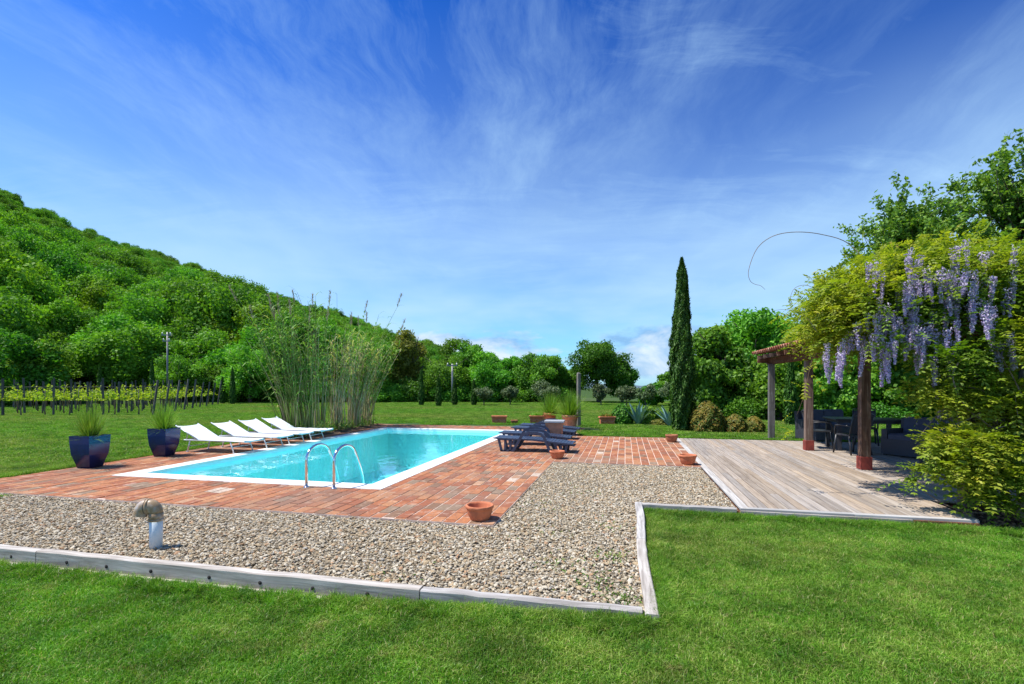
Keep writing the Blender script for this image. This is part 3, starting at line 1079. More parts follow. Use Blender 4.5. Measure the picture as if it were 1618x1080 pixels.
def sleeper(s0, s1, t, h=.135, w=.085, holes=(), along='s', z1=.012):
    g = Geo()
    n = 14
    vs = []
    rr = np.random.default_rng(int(abs(s0 * 100)) + 5)
    for i in range(n + 1):
        s = s0 + (s1 - s0) * i / n
        wob = rr.uniform(-.004, .004)
        top = z1 + rr.uniform(-.004, .004)
        c = .008
        ring = [(-w / 2, z1 - h), (w / 2, z1 - h), (w / 2, top - c), (w / 2 - c, top), (-w / 2 + c, top), (-w / 2, top - c)]
        vs += [(s, t + y + wob, z) for y, z in ring]
    fs = []
    for i in range(n):
        for k in range(6):
            k2 = (k + 1) % 6
            fs.append((i * 6 + k, i * 6 + k2, (i + 1) * 6 + k2, (i + 1) * 6 + k)[::-1])
    fs += [tuple(range(6)), tuple(n * 6 + k for k in range(6))[::-1]]
    g.add(vs, fs)
    o = g.build("sleeper", M_sleeper, kerb)
    for hs in holes:
        q = Geo()
        q.tube([(hs, t - w / 2 - .0045, z1 - h * .56), (hs, t - w / 2 + .02, z1 - h * .56)], .016, 12)
        q.build("drilled_hole", M_hole, o)
    return o


sleeper(-9.6, -5.36, 3.50, holes=(-7.9, -7.2, -6.45, -5.66))
sleeper(-5.35, -1.52, 3.50, holes=(-4.98, -4.52, -4.03, -3.42, -2.92, -2.43, -1.95))
sleeper(-1.51, .115, 3.50, holes=())
# the edging that runs away from the camera and the one that closes it off
for (a, b) in ((3.43, 5.1), (5.105, 6.69)):
    g = Geo()
    n = 10
    vs = []
    for i in range(n + 1):
        t = (b - a) * i / n
        wob = .012 * math.sin((a + t) * 2.3) + RNG.uniform(-.003, .003)
        for y, z in ((.045, -.13), (-.045, -.13), (-.045, .008), (-.037, .016), (.037, .016), (.045, .008)):
            vs.append((t, y - wob, z))
    fs = [(i * 6 + k, i * 6 + (k + 1) % 6, (i + 1) * 6 + (k + 1) % 6, (i + 1) * 6 + k) for i in range(n) for k in range(6)]
    fs += [tuple(range(6))[::-1], tuple(n * 6 + k for k in range(6))]
    g.add(vs, fs)
    o = g.build("sleeper", M_sleeper, kerb)
    o.location = (.165, a, 0)
    o.rotation_euler = (0, 0, R(90))
sleeper(.215, 1.36, 6.66, z1=.010)
g = Geo()
g.box((-6.0, 3.405, LOW - .028), (8.2, .11, .085))
g.build("concrete_footing", M_concrete, kerb)

# ================================================================== DECK
deck = link("timber_deck", None, None, L(0, 0, 0), -YAW, kind='structure', label='weathered timber deck of long narrow planks under the pergola')
DX0, DXR, DT0, DT1 = 1.42, 3.95, 6.70, 15.15
sub = Geo()
sub.box(((DX0 + DXR) / 2, (DT0 + DT1) / 2, -.115), (DXR - DX0 - .02, DT1 - DT0 - .08, .10))
sub.box((6.6, 11.4, -.115), (5.28, 7.4, .10))
sub.build("joists", M_beam, deck)
prng = np.random.default_rng(5)


def plank(s, w, t0, t1, z=0.0, mat=None):
    g = Geo()
    g.box((0, 0, 0), (t1 - t0 - .005, w - .013, .028), cham=.004)
    o = g.build("plank", mat or M_deck, deck)
    o.location = (s, (t0 + t1) / 2, z - .016 + prng.uniform(-.0012, .0012))
    o.rotation_euler = (0, 0, R(90))
    return o


plank(DX0 + .06, .12, DT0, 10.9, .002, M_deck_grey)
plank(DX0 + .06, .12, 10.9, DT1, .002, M_deck_grey)
s = DX0 + .12
while s < 9.2:
    w = .118
    t0 = DT0 if s < DXR else 7.75
    brk = sorted(prng.choice(np.arange(t0 + 1.0, DT1 - 1.0, .55), 2, replace=False)) if DT1 - t0 > 4 else []
    if len(brk) == 2 and brk[1] - brk[0] < 1.2:
        brk = brk[:1]
    cuts = [t0 + .085 if s < DXR else t0] + list(brk) + [DT1]
    for a, b in zip(cuts, cuts[1:]):
        plank(s + w / 2, w, a, b)
    s += w
# front trim board and the fascia below it
for a, b in ((DX0 + .0, 2.7), (2.7, DXR + .02)):
    g = Geo()
    g.box((0, 0, 0), (b - a - .004, .080, .028), cham=.003)
    o = g.build("plank", M_deck_grey, deck)
    o.location = ((a + b) / 2, DT0 + .040, -.014)
g = Geo()
g.box(((DX0 + 3.3) / 2, DT0 - .012, -.075), (3.3 - DX0, .024, .092))
g.build("fascia_board", M_sleeper, deck)
g = Geo()
g.box(((DXR + 3.3) / 2 + .01, DT0 - .012, -.080), (DXR - 3.3 - .01, .024, .10))
g.build("fascia_board", simple("brown_board", (0.17, 0.062, 0.030), 0.8, 0.35, 12.0), deck)
g = Geo()
g.box((DXR + .014, DT0 + .5, -.08), (.022, 1.0, .10))
g.build("fascia_board", M_beam, deck)

# planting bed under the wisteria
g = Geo()
vs, fs = [], []
nb = 16
for i in range(nb + 1):
    for j in range(nb + 1):
        s_, t_ = 3.78 + i * .38, 5.65 + j * .125
        edge = min(1, min(i, nb - i, j * 1.2, (nb - j) + 3) / 3)
        vs.append(L(s_ if not (j > 8 and i == 0) else 3.99, t_ + .06 * math.sin(i * 1.7), LOW - .01 + .055 * edge + .015 * math.sin(i * 2.3 + j)))
for i in range(nb):
    for j in range(nb):
        a = i * (nb + 1) + j
        fs.append((a, a + nb + 1, a + nb + 2, a + 1))
g.add(vs, fs, 0, 0, True)
g.build("planting_bed", M_soil, kind='structure', label='dark soil bed at the foot of the wisteria')

# ================================================================== POTS AND PLANTERS
def spiky_tuft(n, length, width, rng, spread=1.0, base=.05, z0=0.0, curve=.55, tip=.06):
    """long narrow arching leaves from one base; two quads per leaf section, four sections"""
    Q, rn = [], []
    for _ in range(n):
        a = rng.uniform(0, 2 * math.pi)
        el = R(90) - abs(rng.normal(0, .52)) * spread
        el = max(el, R(8))
        l = length * rng.uniform(.65, 1.1)
        d = np.array([math.cos(a) * math.cos(el), math.sin(a) * math.cos(el), math.sin(el)])
        side = unit(np.cross(d, [0, 0, 1.0]) + rng.normal(0, .15, 3))
        p = np.array([math.cos(a) * base * rng.uniform(0, 1), math.sin(a) * base * rng.uniform(0, 1), z0])
        r_ = rng.uniform(0, 1)
        ns = 5
        w = width
        for k in range(ns):
            q = p + d * l / ns
            w2 = width * (1 - (k + 1) / ns) + width * tip
            Q.append([p - side * w / 2, p + side * w / 2, q + side * w2 / 2, q - side * w2 / 2])
            rn.append(r_)
            p, w = q, w2
            d = unit(d + np.array([0, 0, -1.0]) * curve / ns * (1.2 - abs(d[2])) * (k + 1) * .5)
    return np.array(Q), np.array(rn)


def square_planter(h=.61, wt=.435, wb=.265):
    prof = [(wb, 0), (wb * 1.12, h * .12), (wt * .90, h * .42), (wt * .975, h * .75), (wt, h * .97), (wt, h), (wt * .88, h), (wt * .86, h * .86)]
    g = Geo()
    vs, fs = [], []
    m = 16
    for w, z in prof:
        for k in range(m):
            a = 2 * math.pi * k / m
            c, s_ = math.cos(a), math.sin(a)
            e = 40.0
            r_ = (abs(c) ** e + abs(s_) ** e) ** (-1 / e)
            vs.append((w / 2 * r_ * c, w / 2 * r_ * s_, z))
    # sharper corners: snap a 4-fold outline
    n = len(prof)
    for i in range(n - 1):
        for k in range(m):
            k2 = (k + 1) % m
            fs.append((i * m + k, i * m + k2, (i + 1) * m + k2, (i + 1) * m + k))
    fs.append(tuple(range(m))[::-1])
    g.add(vs, fs, 0, 0, False)
    return g


def potted(px, py, rz, seed, label):
    t = thing("glazed_planter", label, "planter", (px, py, 0), rz, "blue glazed planters at the corner of the terrace")
    square_planter().build("pot", M_glaze, t)
    Geo().box((0, 0, .51), (.36, .36, .02)).build("soil", M_soil, t)
    Q, rn = spiky_tuft(430, .68, .0125, np.random.default_rng(seed), 1.15, .08, .52, curve=.35)
    link("grass_tuft", quads_mesh("grass_tuft", Q, M_leaf_yucca, rn), t)


potted(-8.0, 9.30, R(-7), 1, "blue glazed square planter with spiky grass, nearer of the pair on the brick edge")
potted(-7.66, 10.80, R(-5), 2, "dark blue glazed square planter with spiky grass, beside the first white lounger")


def bowl(name, label, loc, r=.155, h=.19, mat=None, sides=10, rot=0.0, grp="small terracotta bowls round the terrace"):
    t = thing(name, label, "flower bowl", loc, rot, grp)
    def sc(a, z):
        return 1 + .022 * math.cos(a * sides) * min(1, z / h * 1.5) - .012 * math.cos(a * sides * 2)
    prof = [(r * .66, 0), (r * .70, h * .08), (r * .86, h * .36), (r * .93, h * .66), (r * .94, h * .74), (r * 1.0, h * .78), (r * 1.03, h * .86), (r * 1.03, h * .95),
            (r * .99, h), (r * .90, h * .99), (r * .86, h * .86), (r * .80, h * .60), (r * .68, h * .30), (r * .5, h * .14), (.01, h * .12)]
    Geo().lathe(prof, seg=40, scal=sc).build("bowl", mat or M_terra, t)
    Geo().lathe([(r * .60, h * .13), (r * .30, h * .16), (.01, h * .17)], seg=20).build("earth", M_soil, t)
    return t


bowl("terracotta_bowl", "empty round terracotta bowl with a thick rim on the near corner of the brick paving", (-.375, 5.70, .0), .158, .172, M_terra, sides=8)
bowl("terracotta_bowl", "orange terracotta bowl on the brick corner under the nearest navy lounger", (.96, 10.42, 0), .158, .165)
bowl("terracotta_bowl", "terracotta bowl at the brick corner where deck and gravel meet", (3.46, 9.66, 0), .168, .19, sides=8)
bowl("terracotta_bowl", "dark weathered bowl on the far corner of the brick terrace beside the deck", (4.38, 13.45, 0), .165, .20, M_terra_dark)
bowl("terracotta_bowl", "tiny terracotta bowl on the lawn between two long planters", (.10, 19.9, 0), .15, .14, M_terra_dark)


def long_planter(label, loc, rz, plants=0, seed=0, w=.64, h=.30):
    t = thing("long_planter", label, "planter", loc, rz, "long terracotta planters on the far lawn")
    g = Geo()
    g.box((0, 0, h * .45), (w * .86, .24, h * .9), taper=(1.06, 1.06))
    g.build("trough", M_terra, t)
    g = Geo()
    for (a, b, c, d) in ((0, -.135, w, .05), (0, .135, w, .05)):
        g.box((a, b, h * .94), (c, d, .055), cham=.008)
    for x in (-w / 2 + .025, w / 2 - .025):
        g.box((x, 0, h * .94), (.05, .22, .0548), cham=.008)
    g.build("rim", M_terra, t)
    g = Geo()
    for x0 in (-w * .22, w * .22):
        pts = [(x0 + w * .17 * math.cos(R(a)), -.135, h * .58 + h * .28 * math.sin(R(a))) for a in range(180, 361, 20)]
        g.tube(pts, .016, 6)
    g.build("garland", M_terra_pale, t)
    for x in (-w * .3, w * .3):
        Geo().box((x, 0, .012), (.07, .22, .024)).build("foot", M_terra, t)
    Geo().box((0, 0, h * .86), (w * .84, .2, .01)).build("soil", M_soil, t)
    if plants:
        rng = np.random.default_rng(seed)
        n = 260
        P = np.stack([rng.uniform(-w * .38, w * .38, n), rng.uniform(-.09, .09, n), h + np.abs(rng.normal(.03, .05, n))], 1)
        Q = leaf_quads(P, rng.normal(size=(n, 3)) + [0, 0, .6], .06, .035, rng)
        link("plants", quads_mesh("plants", Q, M_leaf_photinia if plants == 2 else M_leaf_bright, rng.uniform(0, 1, n)), t, kind='stuff')


long_planter("long garlanded terracotta planter standing empty on the lawn, behind the pool", (-.52, 20.0, 0), R(-4))
long_planter("garlanded terracotta planter with green sprouts beside the round yucca pot", (1.02, 20.1, 0), R(-2), 1, 4)
long_planter("terracotta planter with reddish seedlings beside the dark green bush", (3.78, 19.5, 0), R(3), 2, 5)

# tall square pot with a stone lid, between the navy loungers
t = thing("square_pot", "tall square terracotta pot with a grey stone lid between the navy loungers", "planter", (1.17, 13.45, 0), R(-10))
g = Geo()
g.box((0, 0, .27), (.36, .36, .54), taper=(1.24, 1.24))
g.build("body", M_terra_pale, t)
g = Geo()
for a in (-1, 1):
    g.box((0, a * .205, .50), (.47, .05, .07), cham=.008)
    g.box((a * .205, 0, .50), (.05, .36, .0695), cham=.008)
g.build("collar", M_terra_pale, t)
Geo().box((0, 0, .567), (.54, .54, .05), cham=.008).build("lid", M_grey_lid, t)


def yucca_pot(label, loc, r, h, mat, seed, n, ln, spread):
    t = thing("yucca_pot", label, "potted plant", loc, 0, "round pots with spiky plants behind the navy loungers")
    prof = [(r * .68, 0), (r * .70, h * .1), (r * .86, h * .6), (r * .93, h * .80), (r * 1.0, h * .82), (r * 1.03, h * .90), (r * 1.0, h), (r * .90, h), (r * .88, h * .88)]
    Geo().lathe(prof, seg=36, scal=lambda a, z: 1 + (.012 * math.cos(a * 22) if z > h * .8 else 0)).build("pot", mat, t)
    Geo().lathe([(r * .86, h * .87), (.01, h * .89)], seg=20).build("soil", M_soil, t)
    Q, rn = spiky_tuft(int(n * 1.5), ln * .98, .022, np.random.default_rng(seed), spread * 1.75, .08, h * .85, curve=.12)
    link("spiky_leaves", quads_mesh("spiky_leaves", Q, M_leaf_yucca, rn), t)


yucca_pot("large round terracotta pot with a wide spiky yucca, beside the grey wooden post", (2.05, 17.35, 0), .29, .50, M_terra_pale, 7, 480, 1.02, 1.15)
yucca_pot("round orange terracotta pot with a smaller spiky yucca, behind the square pot", (1.42, 18.4, 0), .25, .52, M_terra, 8, 330, .92, 1.1)

# ================================================================== VENT PIPE
t = thing("vent_pipe", "white plastic vent pipe with a brown elbow, standing in the gravel", "vent pipe", (-3.47, 4.78, -.03))
t.scale = (.84, .84, 1.0)
Geo().tube([(0, 0, -.02), (0, 0, .31)], .0665, 28).build("pipe", M_pvc_white, t)
g = Geo()
g.tube([(0, 0, .275), (0, 0, .345)], .0735, 28)
g.tube([(0, 0, .27), (0, 0, .290)], .078, 28)
arc = [(0, 0, .335)]
for a in np.linspace(0, 90, 8)[1:]:
    arc.append((-.062 * (1 - math.cos(R(a))), -.008 * (1 - math.cos(R(a))), .345 + .062 * math.sin(R(a))))
arc.append((-.078, -.011, .407))
g.tube(arc, .070, 28)
el = g.build("elbow", M_pvc_brown, t)
g = Geo()
g.tube([(-.070, -.010, .407), (-.098, -.014, .407)], .075, 28)
arc = []
for a in np.linspace(0, 80, 8):
    arc.append((-.098 - .055 * math.sin(R(a)), -.014 - .016 * math.sin(R(a)), .407 - .055 * (1 - math.cos(R(a)))))
arc.append((-.160, -.032, .325))
g.tube(arc, [.070] * 8 + [.072], 28, cap=False)
g.tube([(p[0] + .001, p[1], p[2]) for p in arc[::-1]], [.062] * 9, 28, cap=False)
g.build("outlet", M_pvc_brown, t)
Geo().tube([(-.098, -.014, .407), (-.102, -.0145, .407)], .0765, 28).build("joint_ring", M_black_plastic, t)

# ================================================================== WHITE LOUNGERS
def white_lounger():
    """head at -x (raised back), foot at +x; origin on the ground under the middle"""
    t = thing("sun_lounger", "x", "sun lounger", (0, 0, 0), 0, "white sun loungers in a row along the lawn side of the pool")
    L_, wd, zs = 1.92, .60, .30
    x0, xh, x1 = -.96, -.36, .93                 # head end, hinge, foot end
    g = Geo()
    for y in (-wd / 2, wd / 2):
        g.tube([(-.74, y, zs - .02), (x1 - .04, y, zs - .02), (x1, y * .93, zs - .03)], .016, 8)
    g.tube([(x1, -wd / 2 * .93, zs - .03), (x1, wd / 2 * .93, zs - .03)], .016, 8)
    g.tube([(-.74, -wd / 2, zs - .02), (-.74, wd / 2, zs - .02)], .016, 8)
    g.build("frame", M_alu, t)
    # sling on the seat, slightly sagging
    def sling(pts, name):
        g = Geo()
        n, m = len(pts), 7
        vs = []
        for th in (0, -.012):
            for (x, z) in pts:
                for j in range(m):
                    v = -1 + 2 * j / (m - 1)
                    vs.append((x, v * (wd / 2 - .004), z - .018 * (1 - v * v) + th))
        fs = []
        for i in range(n - 1):
            for j in range(m - 1):
                a = i * m + j
                fs.append((a, a + m, a + m + 1, a + 1)[::-1])
                b = a + n * m
                fs.append((b, b + m, b + m + 1, b + 1))
        for i in range(n - 1):
            for j in (0, m - 1):
                a = i * m + j
                f = (a, a + m, a + m + n * m, a + n * m)
                fs.append(f if j == 0 else f[::-1])
        for i in (0, n - 1):
            for j in range(m - 1):
                a = i * m + j
                f = (a, a + 1, a + 1 + n * m, a + n * m)
                fs.append(f[::-1] if i == 0 else f)
        g.add(vs, fs, 0, 0, False)
        return g.build(name, M_white_mesh, t)
    sling([(xh + (x1 - xh) * k / 8, zs + .004 - .012 * math.sin(math.pi * k / 8)) for k in range(9)], "seat_sling")
    ang = R(27)
    hb = [(xh - (.64 * k / 6) * math.cos(ang), zs + .012 + (.64 * k / 6) * math.sin(ang)) for k in range(7)]
    b = sling(hb, "backrest")
    for y in (-wd / 2 - .002, wd / 2 + .002):
        Geo().tube([(xh, y, zs - .0), (xh - .69 * math.cos(ang), y, zs + .69 * math.sin(ang))], .014, 8).build("backrest_tube", M_alu, b)
    for y in (-wd / 2 + .03, wd / 2 - .03):
        Geo().tube([(xh - .35 * math.cos(ang), y, zs + .35 * math.sin(ang)), (-.70, y, zs - .02)], .009, 6).build("back_prop", M_alu, t)
    for sx, xa, xb in ((0, -.58, -.66), (1, .52, .62)):
        for y in (-wd / 2 + .01, wd / 2 - .01):
            g = Geo()
            g.tube([(xa, y, zs - .03), (xb, y * 1.0, .008)], .015, 8)
            lg = g.build("leg", M_alu, t)
            Geo().box((xb, y, .010), (.045, .035, .02)).build("foot_cap", M_alu, lg)
        Geo().tube([((xa + xb) / 2, -wd / 2 + .01, .14), ((xa + xb) / 2, wd / 2 - .01, .14)], .009, 6).build("cross_bar", M_alu, t)
    return t


wl = white_lounger()
labs = ["white sun lounger with raised back, first of the row beside the blue planter",
        "white sun lounger with raised back, second of the row from the blue planter",
        "white sun lounger with raised back, third of the row from the blue planter",
        "white sun lounger with raised back, last of the row beside the tall reeds"]
spots = [(-9.28, 9.72, 0.0), (-9.20, 10.66, R(1.5)), (-9.20, 11.53, R(-1)), (-9.22, 12.45, R(1))]
for k, (s, t_, a) in enumerate(spots):
    if k == 0:
        wl.location = tuple(L(s, t_)); wl.rotation_euler = (0, 0, -YAW + a); wl['label'] = labs[0]
    else:
        copy_thing(wl, L(s, t_), -YAW + a, labs[k])

# ================================================================== NAVY LOUNGERS
def navy_lounger():
    """moulded resin lounger lying flat: a slatted bed with an arched armrest on each side; foot at -x"""
    t = thing("navy_lounger", "x", "sun lounger", (0, 0, 0), 0, "navy plastic sun loungers on the far side of the pool")
    wd = .62
    zf = lambda x: .325 - .02 * (x + .95) if x < -.15 else .305 - .085 * max(0, (x - .0)) / .95
    g = Geo()
    for y in (-wd / 2 + .025, wd / 2 - .025):
        n = 16
        vs, fs = [], []
        for i in range(n + 1):
            x = -.95 + 1.88 * i / n
            z = zf(x)
            e = .035 if 0 < i < n else .02
            vs += [(x, y - .025, z - e), (x, y + .025, z - e), (x, y + .025, z), (x, y - .025, z)]
        for i in range(n):
            for k in range(4):
                k2 = (k + 1) % 4
                fs.append((i * 4 + k, i * 4 + k2, i * 4 + 4 + k2, i * 4 + 4 + k))
        fs += [(3, 2, 1, 0), (n * 4, n * 4 + 1, n * 4 + 2, n * 4 + 3)]
        g.add(vs, fs)
    g.build("side_rail", M_navy, t)
    n = 26
    for i in range(n):
        x = -.93 + 1.85 * (i + .5) / n
        g = Geo()
        sl = (zf(x + .02) - zf(x - .02)) / .04
        g.box((x, 0, zf(x) - .008), (1.85 / n - .009, wd - .098, .018), Matrix.Rotation(-math.atan(sl), 3, 'Y'), cham=.003)
        g.build("slat", M_navy, t)
    for y in (-wd / 2, wd / 2):
        sg = 1 if y > 0 else -1
        g = Geo()
        # arched armrest, oval section, standing on the ground at both ends
        pts = [(-.50, y, .0), (-.42, y, .10), (-.33, y, .26), (-.27, y, .37), (-.20, y, .43), (-.08, y, .455), (.08, y, .455), (.19, y, .43), (.26, y, .37), (.32, y, .22), (.38, y, .08), (.42, y, .0)]
        vs, fs = [], []
        for i, p in enumerate(pts):
            a = Vector(pts[min(i + 1, len(pts) - 1)]) - Vector(pts[max(i - 1, 0)])
            nrm = Vector((-a.z, 0, a.x)).normalized()
            wv_ = .020
            th = .030
            for q, r_ in ((-th, -wv_), (-th, wv_), (th, wv_), (th, -wv_)):
                vs.append(Vector(p) + nrm * q + Vector((0, r_, 0)))
        m = len(pts)
        for i in range(m - 1):
            for k in range(4):
                k2 = (k + 1) % 4
                fs.append((i * 4 + k, i * 4 + k2, i * 4 + 4 + k2, i * 4 + 4 + k))
        fs += [(0, 1, 2, 3), tuple((m - 1) * 4 + k for k in (3, 2, 1, 0))]
        g.add(vs, fs)
        g.build("armrest", M_navy, t)
    # moulded leg frames: two slanted legs joined by a ground bar, with openings between them
    for xa, xb, lo in ((-.82, -.50, 0), (.50, .80, 0)):
        for y in (-wd / 2 + .03, wd / 2 - .03):
            g = Geo()
            def bar(p, q, w):
                p, q = Vector(p), Vector(q)
                d = (q - p)
                ln = d.length
                rot = Matrix.Rotation(-math.atan2(d.z, d.x), 3, 'Y')
                g.box((p + q) / 2, (ln, .034, w), rot)
            za, zb = zf(xa) - .03, zf(xb) - .03
            bar((xa, y, za), (xa + .07, y, .01), .055)
            bar((xb - .02, y, zb), (xb - .05, y, .01), .050)
            bar(((xa + xb) / 2, y, (za + zb) / 2), ((xa + xb) / 2 + .0, y, .02), .052)
            bar((xa + .05, y, .02), (xb - .03, y, .02), .040)
            bar((xa + .04, y, za - .01), (xb - .02, y, zb - .01), .030)
            g.build("leg", M_navy, t)
    return t


nl = navy_lounger()
labs = ["nearest navy plastic lounger with arched armrest, behind the small orange bowl",
        "second navy plastic lounger from the gravel, in front of the square pot",
        "third navy plastic lounger, partly hidden behind the square pot",
        "farthest navy plastic lounger, in front of the round yucca pots"]
spots = [(-2.08, 11.45, R(0)), (-2.28, 12.72, R(1)), (-2.32, 14.30, R(-2)), (-2.30, 15.35, R(1))]
for k, (s, t_, a) in enumerate(spots):
    if k == 0:
        nl.location = tuple(L(s, t_)); nl.rotation_euler = (0, 0, -YAW + a); nl['label'] = labs[0]
    else:
        copy_thing(nl, L(s, t_), -YAW + a, labs[k])

# ================================================================== PERGOLA
def pergola():
    t = thing("pergola", "wooden pergola with tiled lean-to roof over the deck", "pergola", L(0, 0, 0), -YAW)
    posts = [(4.30, 7.48), (4.32, 10.33), (4.28, 13.05), (4.17, 15.70), (8.6, 7.6), (8.6, 11.6), (8.6, 15.7)]
    for i, (s, q) in enumerate(posts):
        g = Geo()
        w = .152
        top = 2.17 if s < 5 else 2.95
        zb = 0 if i not in (3, 6) else -.01
        g.box((s, q, (top + zb) / 2), (w, w, top - zb), cham=.012)
        p = g.build("post", M_post if i != 3 else M_grey_post, t)
        if i in (1, 2):
            Geo().box((s, q, .12), (w + .035, w + .035, .235), cham=.004).build("post_foot", M_red_paint, p)
    g = Geo()
    g.box((4.25, 11.7, 2.27), (.16, 9.0, .195), cham=.01)
    g.build("beam", M_beam, t)
    g = Geo()
    g.box((8.6, 11.7, 3.05), (.16, 9.0, .195), cham=.01)
    g.build("beam", M_beam, t)
    sl = (3.30 - 2.44) / (8.9 - 3.86)
    ang = math.atan(sl)
    for q in np.arange(8.9, 16.2, .62):
        g = Geo()
        g.box((6.35, q, 2.37 + .195 * 2.2), (5.15, .08, .11), Matrix.Rotation(-ang, 3, 'Y'))
        g.build("rafter", M_beam, t)
    # boards over the rafters, laid with narrow gaps
    nb = 30
    for k in range(nb):
        s = 3.9 + (8.95 - 3.9) * (k + .5) / nb
        z = 2.44 + (s - 3.86) * sl + .045
        g = Geo()
        g.box((s, 12.55, z), ((8.95 - 3.9) / nb - .012, 7.6, .022), Matrix.Rotation(-ang, 3, 'Y'))
        g.build("roof_board", M_beam, t)
    # clay tiles: two courses at the eave and along the end one can see
    me = Geo()
    n = 6
    vs, fs = [], []
    for th in (0, .014):
        for i in range(n + 1):
            a = math.pi * i / n
            for x in (0, .42):
                r_ = .085 - .01 * (x / .42) - th
                vs.append((x, -r_ * math.cos(a), r_ * math.sin(a)))
    k = (n + 1) * 2
    for i in range(n):
        fs.append((i * 2, i * 2 + 1, i * 2 + 3, i * 2 + 2))
        fs.append((k + i * 2, k + i * 2 + 2, k + i * 2 + 3, k + i * 2 + 1))
        for x in (0, 1):
            f = (i * 2 + x, i * 2 + 2 + x, k + i * 2 + 2 + x, k + i * 2 + x)
            fs.append(f if x else f[::-1])
    me.add(vs, fs)
    tm = me.mesh("roof_tile", M_roof_tile)
    cnt = 0
    for j in range(13):
        for q in np.arange(16.28, 8.8, -.185):
            vis = q > 12.6 and j < 7
            s = 3.80 + j * .38
            z = 2.44 + (s - 3.86) * sl + .062
            if cnt < 290 and vis:
                o = link("roof_tile", tm, t, (s, q, z))
                o.rotation_euler = (0, -ang - .03, 0)
                cnt += 1
            else:
                REST_T.append((s, q, z))
    g = Geo()
    Ry = Matrix.Rotation(-ang - .03, 3, 'Y')
    for (s, q, z) in REST_T:
        g.add([Ry @ Vector(v) + Vector((s, q, z)) for v in vs], fs, rn=random.random())
    g.build("roof_tiles", M_roof_tile, t, kind='stuff')
    Geo().box((4.12, 15.98, 2.30), (.50, .10, .16)).build("beam_end", M_beam, t)


REST_T = []
pergola()

# wooden post standing on the lawn behind the pots
t = thing("wooden_post", "weathered grey wooden post standing on the lawn behind the yucca pots", "post", (2.53, 18.6, 0), R(20))
Geo().box((0, 0, 1.0), (.12, .12, 2.0), cham=.01).build("shaft", M_grey_post, t)
Geo().box((0, 0, 2.02), (.10, .10, .05), taper=(.5, .5)).build("cap", M_grey_post, t)

# ================================================================== DINING SET
def plastic_chair():
    t = thing("dining_chair", "x", "chair", (0, 0, 0), 0, "black plastic chairs at the deck table")
    g = Geo()
    g.box((0, 0, .43), (.46, .46, .035), cham=.01)
    g.build("seat", M_black_plastic, t)
    b = Matrix.Rotation(R(-12), 3, 'X')
    g = Geo()
    n, m = 6, 6
    vs, fs = [], []
    for th in (0, .02):
        for i in range(n + 1):
            v = i / n
            for j in range(m + 1):
                u = -1 + 2 * j / m
                w = .20 + .035 * v
                vs.append((u * w, .20 + .13 * v + th - .025 * (1 - u * u), .47 + .42 * v - (.02 * u * u if i == n else 0)))
    k = (n + 1) * (m + 1)
    for i in range(n):
        for j in range(m):
            a = i * (m + 1) + j
            fs.append((a, a + 1, a + m + 2, a + m + 1))
            fs.append((k + a, k + a + m + 1, k + a + m + 2, k + a + 1))
    for i in range(n):
        for j in (0, m):
            a = i * (m + 1) + j
            fs.append((a, a + m + 1, k + a + m + 1, k + a) if j == 0 else (a, k + a, k + a + m + 1, a + m + 1))
    for j in range(m):
        a = n * (m + 1) + j
        fs.append((a, a + 1, k + a + 1, k + a))
    g.add(vs, fs)
    g.build("backrest", M_wicker_dark, t)
    g = Geo()
    for x in (-.225, .225):
        g.tube([(x, .20, .42), (x * 1.05, .26, .62), (x * 1.08, .34, .90)], .016, 8)
    g.tube([(-.243, .34, .90), (-.12, .348, .925), (0, .35, .93), (.12, .348, .925), (.243, .34, .90)], .016, 8)
    g.build("back_frame", M_black_plastic, t)
    for x in (-.235, .235):
        g = Geo()
        g.tube([(x, .24, .64), (x * 1.06, .0, .655), (x * 1.02, -.18, .64), (x, -.22, .55), (x, -.21, .43)], .018, 8)
        g.build("armrest", M_black_plastic, t)
        for y, dy in ((-.19, -.05), (.19, .09)):
            g = Geo()
            g.tube([(x * .92, y, .42), (x * 1.06, y + dy, .0)], [.026, .017], 8)
            g.build("leg", M_black_plastic, t)
    return t


ch = plastic_chair()
ch.location = (7.72, 11.15, 0); ch.rotation_euler = (0, 0, R(178 + 8)); ch['label'] = "black plastic armchair with its back to the camera at the dining table"
copy_thing(ch, (7.62, 12.15, 0), R(70), "black plastic armchair seen from the side, behind the middle pergola post")
copy_thing(ch, (9.30, 12.9, 0), R(-30), "black plastic armchair beyond the dining table, beside the hedge")
# the table
t = thing("dining_table", "dark woven dining table on the deck behind the pergola post", "table", (8.55, 11.9, 0), R(-16))
Geo().box((0, 0, .735), (1.5, .95, .04), cham=.01).build("tabletop", M_black_plastic, t)
Geo().box((0, 0, .685), (1.36, .82, .058)).build("apron", M_wicker_dark, t)
for x in (-.66, .66):
    for y in (-.39, .39):
        Geo().box((x, y, .33), (.085, .085, .66)).build("leg", M_wicker_dark, t)
